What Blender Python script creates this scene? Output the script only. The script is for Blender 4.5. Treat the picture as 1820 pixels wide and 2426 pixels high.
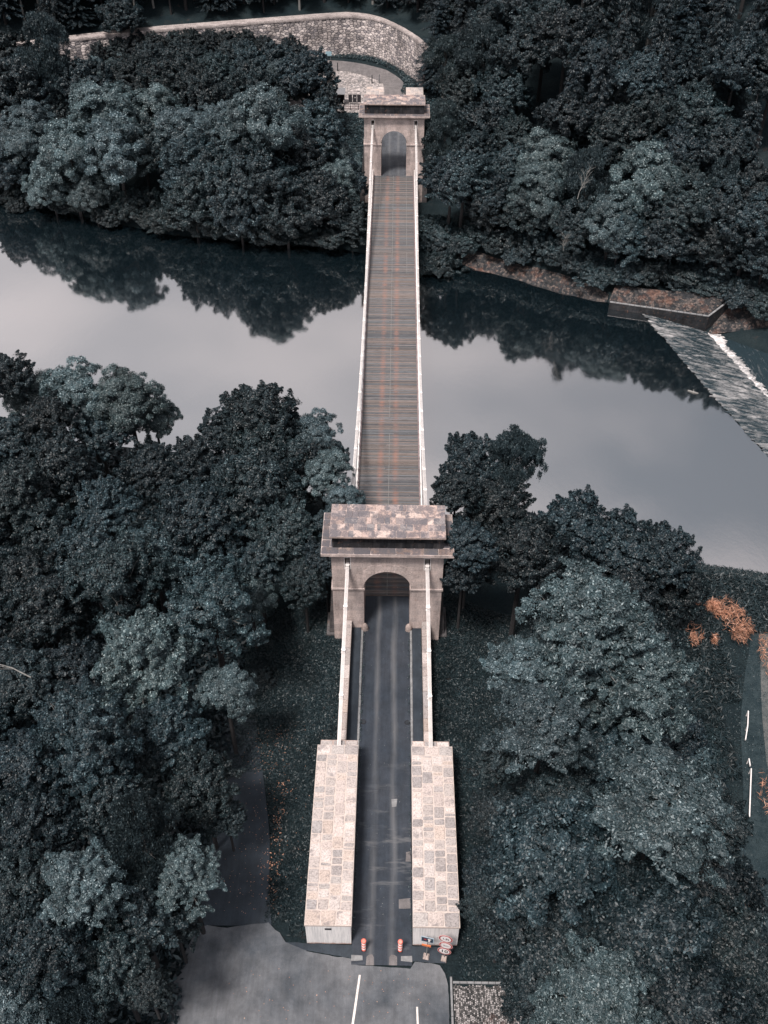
import bpy, math, random
import numpy as np
from mathutils import Matrix, Vector
for o in list(bpy.data.objects): bpy.data.objects.remove(o)
SC=bpy.context.scene; COL=SC.collection
# ---------------------------------------------------------------- camera
cam=bpy.data.objects.new('camera',bpy.data.cameras.new('camera')); COL.objects.link(cam)
cam.matrix_world=Matrix(((0.999893,-0.013200,0.006378,0.1767),(0.013631,0.676985,-0.735871,-56.7149),(0.005395,0.735879,0.677092,66.1747),(0,0,0,1)))
cam.data.sensor_fit='HORIZONTAL'; cam.data.sensor_width=36; cam.data.lens=45.743
cam.data.clip_start=.5; cam.data.clip_end=6000
SC.camera=cam
# ---------------------------------------------------------------- sky: Nishita daylight behind a broken grey cloud deck
SUN_EL,SUN_ROT=math.radians(64),math.radians(212)
wo=bpy.data.worlds.new('World'); SC.world=wo; wo.use_nodes=True
nt=wo.node_tree; nt.nodes.clear()
def nn(nt,t,**k):
    n=nt.nodes.new(t)
    for a,b in k.items(): setattr(n,a,b)
    return n
sky=nn(nt,'ShaderNodeTexSky',sky_type='NISHITA',sun_disc=False,sun_elevation=SUN_EL,sun_rotation=SUN_ROT)
tc=nn(nt,'ShaderNodeTexCoord'); mp=nn(nt,'ShaderNodeMapping'); nt.links.new(tc.outputs['Generated'],mp.inputs[0]); mp.inputs['Scale'].default_value=(1,1,2.2)
noi=nn(nt,'ShaderNodeTexNoise'); noi.inputs['Scale'].default_value=2.4; noi.inputs['Detail'].default_value=4; noi.inputs['Roughness'].default_value=.45; nt.links.new(mp.outputs[0],noi.inputs[0])
rmp=nn(nt,'ShaderNodeValToRGB'); nt.links.new(noi.outputs[0],rmp.inputs[0])
rmp.color_ramp.elements[0].position=.40; rmp.color_ramp.elements[0].color=(.43,.455,.49,1)
rmp.color_ramp.elements[1].position=.60; rmp.color_ramp.elements[1].color=(1.0,.93,.92,1)
vm=nn(nt,'ShaderNodeVectorMath',operation='SCALE'); vm.inputs['Scale'].default_value=5.2; nt.links.new(rmp.outputs[0],vm.inputs[0])
# overcast deck: brightest overhead and where it thins towards the left, dim at the horizon
sx=nn(nt,'ShaderNodeSeparateXYZ'); nt.links.new(tc.outputs['Generated'],sx.inputs[0])
def mth(op,a,b,c=0):
    m=nn(nt,'ShaderNodeMath',operation=op)
    for v,i in((a,0),(b,1),(c,2)):
        if hasattr(v,'is_linked'): nt.links.new(v,m.inputs[i])
        else: m.inputs[i].default_value=v
    return m.outputs[0]
zf_=mth('MULTIPLY_ADD',mth('MAXIMUM',sx.outputs[2],0.),.95,.42); xf=mth('MULTIPLY_ADD',sx.outputs[0],-.50,1.0)
nt.links.new(mth('MULTIPLY',mth('MULTIPLY',zf_,xf),5.6),vm.inputs['Scale'])
mx=nn(nt,'ShaderNodeMix',data_type='RGBA'); mx.inputs[0].default_value=.88; nt.links.new(sky.outputs[0],mx.inputs[6]); nt.links.new(vm.outputs[0],mx.inputs[7])
bg=nn(nt,'ShaderNodeBackground'); bg.inputs[1].default_value=.10; nt.links.new(mx.outputs[2],bg.inputs[0])
wout=nn(nt,'ShaderNodeOutputWorld'); nt.links.new(bg.outputs[0],wout.inputs[0])
# ---------------------------------------------------------------- sun through thin cloud
sl=bpy.data.lights.new('sun','SUN'); sl.energy=2.5; sl.angle=math.radians(12); sl.color=(1,.93,.88)
sun=bpy.data.objects.new('sun',sl); COL.objects.link(sun)
sd_=Vector((math.sin(SUN_ROT)*math.cos(SUN_EL),math.cos(SUN_ROT)*math.cos(SUN_EL),math.sin(SUN_EL)))
sun.rotation_euler=sd_.to_track_quat('Z','Y').to_euler(); sun.location=(0,0,120)
SC.view_settings.view_transform='Standard'; SC.view_settings.look='None'; SC.view_settings.gamma=1; SC.view_settings.exposure=1.0
SC.render.engine='CYCLES'
# ---------------------------------------------------------------- terrain (metres; X right, Y along the bridge, Z up)
SPAN=98.48                       # near gate front face to far gate rear face
WATER=-7.0
WALL=[(-150,96),(-110,113),(-84,127),(-57.9,138.6),(-45.3,143.5),(-27.9,148.6),(-15,152.4),(-9.1,153.8),(-5.0,152.7),(-1.8,150.0),(0.6,146.4),(2.6,142.6),(4.3,138.9),(5.3,135.8),(5.9,131.5)]
def sm(t):
    t=np.clip(t,0,1); return t*t*(3-2*t)
def y_far(x): return np.interp(x,[-400,-200,-120,-66,-36,-9,4.5,14,20,30,40,46,52,70,120,400],[220,165,125,99.5,87.5,83.5,79.5,77,74,67.8,66.3,65.3,60.5,50,20,-150])
def y_near(x): return np.interp(x,[-400,-200,-60,-40,-25,-14,-7,0,8,14,22,30,34,39,55,120,400],[130,75,38,35,33,27.5,25.5,21,22.5,23.5,19,15.5,14.6,13.6,4,-40,-200])
def wall_sd(x,y):
    best=np.full(np.shape(x),1e9); sg=np.ones(np.shape(x))
    for (ax,ay),(bx,by) in zip(WALL[:-1],WALL[1:]):
        dx,dy=bx-ax,by-ay; L=dx*dx+dy*dy
        t=np.clip(((x-ax)*dx+(y-ay)*dy)/L,0,1)
        d=np.hypot(x-ax-t*dx,y-ay-t*dy); c=dx*(y-ay)-dy*(x-ax)
        m=d<best; best=np.where(m,d,best); sg=np.where(m,np.sign(c),sg)
    return best*sg
def height(x,y):
    x=np.asarray(x,float); y=np.asarray(y,float)
    n=0.22*np.sin(x*.31+1.7*np.sin(y*.17))*np.sin(y*.27+1.3*np.sin(x*.13))+.10*np.sin(x*.9+y*.4)*np.sin(y*.8-x*.5)
    # near bank
    b=-0.12-4.9*sm((y+24)/26)
    w=np.exp(-(np.maximum(np.abs(x)-4.5,0)/4.5)**2)
    b=b*(1-w)+(-0.35-1.3*sm((y+14)/13))*w
    b=b*(1-sm((x-12)/12))+(-4.8)*sm((x-12)/12)
    flat=(1-sm((y+27.5)/2.5))*(1-sm((x-11)/4))
    b=b+n*(1-np.clip(flat+.6*w,0,1)); b=b*(1-flat)+(-0.12)*flat
    dn=y_near(x)-y
    zn=np.where(dn>0,np.minimum(b,-7.15+.62*dn),np.maximum(-7.15+.5*dn,-10.5))
    # far bank
    df=y-y_far(x)
    c=-4.6+4.48*sm((y-101)/19.5)
    l=-5.2+df*.10
    wl=sm((-x-13)/16); base=c*(1-wl)+np.minimum(l,-0.12)*wl
    fl=(1-wl)*sm((y-119)/3)
    base=base+n*(1-fl)
    zc=np.minimum(base,-7.1+.55*df)
    zr=-6.95+.42*np.minimum(df,6)+.42*np.maximum(df-7,0)+1.5*n
    wr=sm((x-6)/18); zf=zc*(1-wr)+zr*wr
    sd=wall_sd(x,y); hb=6.9+.5*np.maximum(sd-4,0)
    hb=np.where(x>6,np.maximum(hb*(1-wr)+zr*wr,0),hb)
    k=sm((sd-.5)/1.1)*sm((y-np.where(x>0,131,60))/3)
    k=np.where(x>24,0,k)
    zf=zf*(1-k)+hb*k
    zf=np.where(df>0,zf,np.maximum(-7.1+.5*df,-10.5))
    return np.where(dn>-(y_far(x)-y_near(x))/2,zn,zf)
# ---------------------------------------------------------------- node materials
class G:
    def __init__(s,name):
        s.m=bpy.data.materials.new(name); s.m.use_nodes=True; s.t=s.m.node_tree; s.t.nodes.clear()
        s.out=s.n('ShaderNodeOutputMaterial'); s.b=s.n('ShaderNodeBsdfPrincipled'); s.l(s.b.outputs[0],s.out.inputs[0])
    def n(s,t,**k): return nn(s.t,t,**k)
    def l(s,a,b): s.t.links.new(a,b)
    def uv(s,sx=1,sy=1,sz=1,kind='UV',rot=0):
        tc=s.n('ShaderNodeTexCoord'); mp=s.n('ShaderNodeMapping'); s.l(tc.outputs[kind],mp.inputs[0])
        mp.inputs['Scale'].default_value=(sx,sy,sz); mp.inputs['Rotation'].default_value=(0,0,rot); return mp.outputs[0]
    def noise(s,vec,scale,detail=4,rough=.55,dist=0):
        n=s.n('ShaderNodeTexNoise'); n.inputs['Scale'].default_value=scale; n.inputs['Detail'].default_value=detail
        n.inputs['Roughness'].default_value=rough; n.inputs['Distortion'].default_value=dist; s.l(vec,n.inputs[0]); return n.outputs[0]
    def ramp(s,fac,*stops):
        r=s.n('ShaderNodeValToRGB'); s.l(fac,r.inputs[0]); e=r.color_ramp.elements
        while len(e)<len(stops): e.new(.5)
        for i,(p,c) in enumerate(stops):
            e[i].position=p; e[i].color=(c,c,c,1) if not hasattr(c,'__len__') else (*c,1)
        return r.outputs[0]
    def mix(s,f,a,b,mode='MIX'):
        m=s.n('ShaderNodeMix',data_type='RGBA',blend_type=mode); m.clamp_factor=True
        for v,i in((f,0),(a,6),(b,7)):
            if hasattr(v,'is_linked') : s.l(v,m.inputs[i])
            elif i==0: m.inputs[0].default_value=v
            else: m.inputs[i].default_value=(*v,1)
        return m.outputs[2]
    def math(s,op,a,b=0,c=0):
        m=s.n('ShaderNodeMath',operation=op)
        for v,i in((a,0),(b,1),(c,2)):
            if hasattr(v,'is_linked'): s.l(v,m.inputs[i])
            else: m.inputs[i].default_value=v
        return m.outputs[0]
    def attr(s,name='Col'):
        a=s.n('ShaderNodeAttribute'); a.attribute_name=name; return a.outputs[0]
    def bump(s,h,strength=.4,dist=.03):
        b=s.n('ShaderNodeBump'); b.inputs['Strength'].default_value=strength; b.inputs['Distance'].default_value=dist
        s.l(h,b.inputs['Height']); s.l(b.outputs[0],s.b.inputs['Normal'])
    def col(s,c):
        if hasattr(c,'is_linked'): s.l(c,s.b.inputs['Base Color'])
        else: s.b.inputs['Base Color'].default_value=(*c,1)
    def rough(s,r,spec=.35,metal=0):
        if hasattr(r,'is_linked'): s.l(r,s.b.inputs['Roughness'])
        else: s.b.inputs['Roughness'].default_value=r
        s.b.inputs['Specular IOR Level'].default_value=spec; s.b.inputs['Metallic'].default_value=metal
M={}
def plain(name,c,r=.6,spec=.4,metal=0,var=.25,scale=6):
    g=G(name); v=g.uv(kind='Object'); n=g.noise(v,scale,5,.65)
    k=g.ramp(n,(.3,1-var),(.7,1+var*.3)); g.col(g.mix(1,c,k,'MULTIPLY')); g.rough(r,spec,metal); M[name]=g.m; return g
def leafmat(name,c,hi,tr=.18):
    g=G(name); oi=g.n('ShaderNodeObjectInfo'); gi=g.n('ShaderNodeNewGeometry')
    k=g.ramp(gi.outputs['Random Per Island'],(0,c),(.78,tuple(a*1.35 for a in c)),(.95,hi),(1,tuple(a*1.5 for a in hi)))
    t=oi.outputs['Color']
    v=g.uv(kind='Object'); p=g.noise(v,.55,2,.5); q=g.ramp(p,(.3,.72),(.7,1.3))
    cc=g.mix(1,g.mix(1,k,t,'MULTIPLY'),q,'MULTIPLY'); cc=g.mix(1,cc,g.attr('Col'),'MULTIPLY'); g.col(cc); g.rough(.48,.45)
    td=g.n('ShaderNodeBsdfTranslucent'); g.l(cc,td.inputs[0]); ms=g.n('ShaderNodeMixShader'); ms.inputs[0].default_value=tr
    g.l(g.b.outputs[0],ms.inputs[1]); g.l(td.outputs[0],ms.inputs[2]); g.l(ms.outputs[0],g.out.inputs[0]); M[name]=g.m
leafmat('leaf_dark',(.006,.0135,.018),(.044,.069,.079))
leafmat('leaf_mid',(.009,.019,.0235),(.062,.092,.102))
leafmat('leaf_pale',(.026,.043,.049),(.145,.182,.192))
leafmat('leaf_birch',(.018,.030,.036),(.075,.10,.108))
leafmat('leaf_spruce',(.008,.016,.021),(.024,.040,.048),.1)
leafmat('grass_blade',(.010,.020,.024),(.021,.034,.038))
leafmat('dry_grass',(.40,.20,.13),(.66,.40,.29))
plain('bark',(.045,.043,.045),.9,.1,var=.6,scale=9)
plain('pale_bark',(.24,.235,.225),.8,.2,var=.6,scale=12)
plain('white_paint',(.78,.73,.71),.45,.4,var=.22,scale=2.5)
plain('grey_iron',(.20,.20,.21),.5,.4,var=.4)
plain('dark_iron',(.02,.024,.03),.5,.4)
plain('sign_white',(.75,.70,.69),.4,.4,var=.1)
plain('sign_red',(.30,.035,.04),.45,.4,var=.1)
plain('sign_edge',(.62,.36,.34),.45,.4,var=.1)
plain('sign_black',(.012,.014,.02),.5,.3,var=.1)
plain('sign_navy',(.012,.03,.055),.4,.4,var=.2)
plain('sign_pale_blue',(.36,.45,.52),.4,.4,var=.2)
plain('sign_orange',(.72,.20,.07),.45,.4,var=.2)
plain('coral',(.78,.17,.12),.4,.4,var=.15)
plain('rubber',(.02,.02,.025),.7,.3)
plain('concrete',(.24,.24,.245),.85,.2,var=.4,scale=3)
plain('timber_dark',(.035,.035,.04),.8,.2,var=.4)
plain('marking',(.72,.66,.63),.6,.3,var=.3,scale=5)
plain('boulder',(.42,.34,.31),.85,.2,var=.5,scale=5)
plain('blue_sheet',(.30,.45,.52),.5,.4)
plain('edge_timber',(.26,.20,.20),.8,.2,var=.5,scale=4)
# capstones laid in pale mortar: colour per stone from the mesh, lichen and grain from noise
def capmat(name,dark,lich):
    g=G(name); v=g.uv(kind='Object'); c=g.attr('Col')
    n=g.noise(v,9,7,.75); k=g.ramp(n,(.32,.38),(.50,.95),(.68,1.2)); c=g.mix(1,c,k,'MULTIPLY')
    n2=g.noise(v,1.1,6,.7); m=g.ramp(n2,(lich,0),(lich+.07,.85)); n4=g.noise(v,26,3,.8); m=g.math('MULTIPLY',m,g.ramp(n4,(.35,.3),(.55,1)))
    c=g.mix(m,c,dark); n3=g.noise(v,3.1,5,.7); m3=g.ramp(n3,(.66,0),(.74,.5)); c=g.mix(m3,c,(.42,.20,.11))
    g.col(c); g.rough(.85,.2); g.bump(n,.7,.03); M[name]=g.m
capmat('cap_clean',(.20,.18,.18),.56); capmat('cap_lichen',(.085,.085,.10),.45)
def ashlar(name,c1,c2,mort,bw=.95,bh=.42,stain=.5,msize=.012,dist=0,bias=0):
    g=G(name); v=g.uv(); 
    if dist:
        nd=g.n('ShaderNodeTexNoise'); nd.inputs['Scale'].default_value=2.2; nd.inputs['Detail'].default_value=3; g.l(v,nd.inputs[0])
        v0=v; mm=g.n('ShaderNodeVectorMath',operation='MULTIPLY_ADD'); g.l(nd.outputs[1],mm.inputs[0]); mm.inputs[1].default_value=(dist,dist,0); g.l(v0,mm.inputs[2]); v=mm.outputs[0]
    b=g.n('ShaderNodeTexBrick'); g.l(v,b.inputs[0]); b.inputs['Color1'].default_value=(*c1,1); b.inputs['Color2'].default_value=(*c2,1); b.inputs['Mortar'].default_value=(*mort,1)
    b.inputs['Scale'].default_value=1; b.inputs['Brick Width'].default_value=bw; b.inputs['Row Height'].default_value=bh; b.inputs['Mortar Size'].default_value=msize; b.inputs['Mortar Smooth'].default_value=.3; b.inputs['Bias'].default_value=bias
    o=g.uv(kind='Object'); n=g.noise(o,7,7,.75); c=g.mix(1,b.outputs[0],g.ramp(n,(.3,.55),(.5,1),(.7,1.15)),'MULTIPLY')
    n2=g.noise(g.uv(.9,.9,.25,kind='Object'),1.2,6,.7); c=g.mix(1,c,g.ramp(n2,(.32,1-stain),(.62,1.08)),'MULTIPLY')
    n3=g.noise(o,2.3,4,.6); c=g.mix(g.ramp(n3,(.6,0),(.75,.35)),c,(.34,.17,.11))
    g.col(c); g.rough(.88,.2); h=g.math('MULTIPLY_ADD',b.outputs[1],-.6,n); g.bump(h,.6,.03); M[name]=g.m
ashlar('ashlar',(.60,.49,.455),(.45,.38,.36),(.42,.36,.345),1.05,.46,.4,.012)
ashlar('ashlar_stain_shade',(.018,.020,.025),(.055,.052,.056),(.018,.02,.024),.62,1.3,.75,.02)  # attic stone: staining and the shade on its face, both in the dark colour
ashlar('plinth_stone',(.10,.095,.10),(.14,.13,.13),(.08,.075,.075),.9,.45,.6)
ashlar('parapet_stone',(.50,.39,.35),(.36,.29,.27),(.30,.25,.235),1.3,1.0,.5,.018)
plain('mortar',(.54,.46,.42),.9,.1,var=.25,scale=5)
ashlar('quay_stone',(.02,.022,.026),(.035,.035,.037),(.03,.035,.04),.7,.35,.6,.03,.1)
def plaster():
    g=G('plaster'); v=g.uv(kind='Object'); n=g.noise(g.uv(5,5,.35,kind='Object'),1.5,5,.7); c=g.mix(g.ramp(n,(.42,0),(.72,.8)),(.74,.71,.70),(.42,.42,.43))
    z=g.n('ShaderNodeSeparateXYZ'); g.l(v,z.inputs[0]); n2=g.noise(v,3,5,.7)
    low=g.math('MULTIPLY_ADD',z.outputs[2],-2.2,n2); c=g.mix(g.ramp(low,(.35,0),(.62,.75)),c,(.40,.20,.15)); g.col(c); g.rough(.85,.2); g.bump(g.noise(v,14,5,.7),.3,.02); M['plaster']=g.m
plaster()
def asphalt(name,c1,c2,c3,wear):
    g=G(name); v=g.uv(kind='Object'); n=g.noise(v,.20,9,.68,.3); c=g.mix(g.ramp(n,(.31,0),(.69,1)),c1,c2)
    n2=g.noise(v,55,3,.8); c=g.mix(1,c,g.ramp(n2,(.3,.55),(.7,1.4)),'MULTIPLY')
    n5=g.noise(v,.9,5,.7); c=g.mix(1,c,g.ramp(n5,(.35,.78),(.65,1.15)),'MULTIPLY'); nc=g.noise(g.uv(2.6,.25,1,kind='Object'),1.1,5,.7); c=g.mix(1,c,g.ramp(nc,(.35,.86),(.65,1.1)),'MULTIPLY')
    if wear:   # polished wheel tracks
        z=g.n('ShaderNodeSeparateXYZ'); g.l(v,z.inputs[0]); nz=g.noise(g.uv(.6,.10,1,kind='Object'),1.2,4,.6)
        wob=g.math('MULTIPLY_ADD',g.noise(g.uv(1,1,1,kind='Object'),.12,2),.5,-.25)
        ax=g.math('ABSOLUTE',g.math('ADD',z.outputs[0],wob)); d=g.math('ABSOLUTE',g.math('SUBTRACT',ax,.72))
        w=g.ramp(d,(.0,1),(.34,0)); w=g.math('MULTIPLY',w,g.ramp(nz,(.34,.12),(.66,1.0))); c=g.mix(g.math('MULTIPLY',w,wear),c,c3)
        n7=g.noise(g.uv(.25,1.2,1,kind='Object'),.8,5,.7); yb=g.n('ShaderNodeSeparateXYZ'); g.l(v,yb.inputs[0])
        ym=g.ramp(g.math('MULTIPLY_ADD',yb.outputs[1],-.03,-.15),(.22,0),(.45,1)); c=g.mix(g.math('MULTIPLY',g.ramp(n7,(.55,0),(.66,.5)),ym),c,c3)
    g.col(c); g.rough(.78,.3); g.bump(n2,.25,.01); M[name]=g.m
asphalt('asphalt_old',(.045,.054,.066),(.155,.157,.166),(.3,.3,.3),0)
asphalt('asphalt_dark',(.020,.028,.040),(.040,.046,.058),(.15,.15,.155),.75)
asphalt('asphalt_lane',(.020,.028,.039),(.036,.045,.056),(.15,.15,.15),0)
asphalt('asphalt_mid',(.055,.062,.075),(.09,.095,.105),(.16,.16,.165),.6)
asphalt('asphalt_far',(.13,.12,.122),(.17,.155,.155),(.15,.15,.15),0)
def ground():
    g=G('ground'); v=g.uv(kind='Object'); n=g.noise(v,.35,5,.6); c=g.mix(g.ramp(n,(.35,0),(.65,1)),(.010,.018,.022),(.019,.028,.031))
    n2=g.noise(v,6,6,.8); c=g.mix(1,c,g.ramp(n2,(.3,.4),(.7,1.6)),'MULTIPLY'); n3=g.noise(v,.6,4,.7); c=g.mix(g.ramp(n3,(.62,0),(.72,.4)),c,(.085,.05,.042))
    g.col(c); g.rough(.95,.1); g.bump(n2,1,.15); M['ground']=g.m
ground()
def gravel(name,ca,cb,cc,sc,rust):
    g=G(name); v=g.uv(kind='Object'); vo=g.n('ShaderNodeTexVoronoi'); vo.inputs['Scale'].default_value=sc; g.l(v,vo.inputs[0])
    ve=g.n('ShaderNodeTexVoronoi',feature='DISTANCE_TO_EDGE'); ve.inputs['Scale'].default_value=sc; g.l(v,ve.inputs[0])
    sp=g.n('ShaderNodeSeparateColor'); g.l(vo.outputs['Color'],sp.inputs[0]); c=g.ramp(sp.outputs[0],(0,ca),(.5,cb),(1,cc))
    c=g.mix(g.ramp(ve.outputs[0],(.0,.85),(.10,0)),c,tuple(a*.3 for a in ca)); n=g.noise(v,.5,5,.7); c=g.mix(1,c,g.ramp(n,(.3,.6),(.7,1.2)),'MULTIPLY')
    if rust: n3=g.noise(v,.45,4,.7); c=g.mix(g.ramp(n3,(.52,0),(.68,rust)),c,(.30,.13,.08))
    g.col(c); g.rough(.85,.2); g.bump(ve.outputs[0],.8,.06); M[name]=g.m
gravel('revetment',(.02,.023,.027),(.045,.045,.047),(.13,.105,.095),2.9,.25)
gravel('cobble_far',(.20,.19,.19),(.36,.32,.31),(.52,.46,.44),2.2,0)
def trackmat(name,a,b):
    g=G(name); v=g.uv(kind='Object'); n=g.noise(v,1.1,6,.7); c=g.mix(g.ramp(n,(.35,0),(.65,1)),a,b); c=g.mix(1,c,g.ramp(g.noise(v,14,4,.8),(.3,.5),(.7,1.5)),'MULTIPLY'); g.col(c); g.rough(.9,.1); M[name]=g.m
trackmat('track_grass',(.014,.024,.029),(.030,.043,.048)); trackmat('track_worn',(.05,.062,.066),(.11,.112,.11))
gravel('gravel_path',(.36,.31,.30),(.45,.39,.375),(.52,.46,.44),5,0)
def cobbles():
    g=G('cobbles'); g.col(g.attr('Col')); v=g.uv(kind='Object'); c=g.mix(1,g.attr('Col'),g.ramp(g.noise(v,20,4,.7),(.3,.6),(.7,1.2)),'MULTIPLY')
    n=g.noise(v,.45,4,.6); c=g.mix(g.ramp(n,(.55,0),(.7,.5)),c,(.16,.07,.05)); g.col(c); g.rough(.75,.3); M['cobbles']=g.m
cobbles()
def rubble():
    g=G('rubble'); tcn=g.uv(1.25,2.3,1); ds=g.n('ShaderNodeTexNoise'); ds.inputs['Scale'].default_value=.9; g.l(tcn,ds.inputs[0]); va=g.n('ShaderNodeVectorMath',operation='MULTIPLY_ADD'); g.l(ds.outputs[1],va.inputs[0]); va.inputs[1].default_value=(.5,.5,0); g.l(tcn,va.inputs[2])
    vo=g.n('ShaderNodeTexVoronoi',voronoi_dimensions='2D'); ve=g.n('ShaderNodeTexVoronoi',voronoi_dimensions='2D',feature='DISTANCE_TO_EDGE')
    for q in(vo,ve): q.inputs['Scale'].default_value=1; q.inputs['Randomness'].default_value=.82; g.l(va.outputs[0],q.inputs[0])
    sp=g.n('ShaderNodeSeparateColor'); g.l(vo.outputs['Color'],sp.inputs[0]); c=g.ramp(sp.outputs[0],(0,(.22,.20,.21)),(.35,(.38,.34,.33)),(.7,(.56,.49,.47)),(1,(.72,.64,.61)))
    c=g.mix(g.ramp(ve.outputs[0],(.02,1),(.14,0)),c,(.035,.037,.045)); o=g.uv(kind='Object'); c=g.mix(1,c,g.ramp(g.noise(o,.28,6,.7),(.34,.42),(.62,1.1)),'MULTIPLY'); g.col(c); g.rough(.88,.2); g.bump(ve.outputs[0],.8,.1); M['rubble']=g.m
rubble()
def planks():
    g=G('planks'); c=g.attr('Col'); v=g.uv(kind='Object'); n=g.noise(g.uv(.7,14,1,kind='Object'),1.4,6,.75); c=g.mix(1,c,g.ramp(n,(.3,.45),(.5,1.0),(.7,1.35)),'MULTIPLY')
    z=g.n('ShaderNodeSeparateXYZ'); g.l(v,z.inputs[0]); d=g.math('ABSOLUTE',g.math('SUBTRACT',g.math('ABSOLUTE',g.math('ADD',z.outputs[0],.12)),.80))
    w=g.ramp(d,(.05,1),(.42,0)); nz=g.noise(g.uv(.6,1,1,kind='Object'),.42,5,.75)
    pl=g.attr('Rust'); w=g.math('MULTIPLY',w,g.math('MULTIPLY',g.ramp(nz,(.36,.0),(.66,.55)),pl))
    c=g.mix(1,c,(.80,.78,.78),'MULTIPLY'); c=g.mix(w,c,(.36,.16,.11)); fd=g.ramp(g.math('MULTIPLY',z.outputs[1],.01),(.52,0),(.80,.8)); c=g.mix(g.math('MULTIPLY',fd,g.ramp(g.math('ABSOLUTE',z.outputs[0]),(.0,1),(.9,.8),(1,.5))),c,(.045,.048,.056))
    g.col(c); g.rough(.8,.25); g.bump(n,.5,.02); M['planks']=g.m
planks()
def water():
    g=G('water'); v=g.uv(kind='Object'); n=g.noise(g.uv(1,.6,1,kind='Object',rot=.4),.9,6,.62); n2=g.noise(v,.035,2,.5)
    g.col((.004,.010,.014)); g.rough(.35,.2); bp=g.n('ShaderNodeBump'); bp.inputs['Strength'].default_value=.09; bp.inputs['Distance'].default_value=.05; g.l(n,bp.inputs['Height'])
    gl=g.n('ShaderNodeBsdfGlossy'); gl.inputs['Color'].default_value=(.96,.93,.92,1); gl.inputs['Roughness'].default_value=.045; g.l(bp.outputs[0],gl.inputs['Normal'])
    ms=g.n('ShaderNodeMixShader'); lw=g.n('ShaderNodeFresnel'); lw.inputs[0].default_value=1.33; g.l(g.math('ADD',lw.outputs[0],.50),ms.inputs[0])
    g.l(g.b.outputs[0],ms.inputs[1]); g.l(gl.outputs[0],ms.inputs[2]); g.l(ms.outputs[0],g.out.inputs[0]); M['water']=g.m
water()
def rapids(name,lo,hi,amt):
    g=G(name); v=g.uv(1.0,.22,1); n=g.noise(v,2.2,7,.75,.8); w=g.noise(g.uv(.12,.12,1),1.2,3,.6); s=g.math('MULTIPLY_ADD',w,.55,g.math('SUBTRACT',n,.27))
    f=g.ramp(s,(lo,0),(hi,1)); c=g.mix(g.math('MULTIPLY',f,amt),(.020,.034,.042),(.85,.80,.79)); g.col(c); g.rough(g.math('MULTIPLY_ADD',f,.5,.25),.4); g.bump(n,.9,.25); M[name]=g.m
rapids('spill',.46,.78,.60); rapids('tail',.56,.86,.35); rapids('foam',.34,.62,.9)
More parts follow.
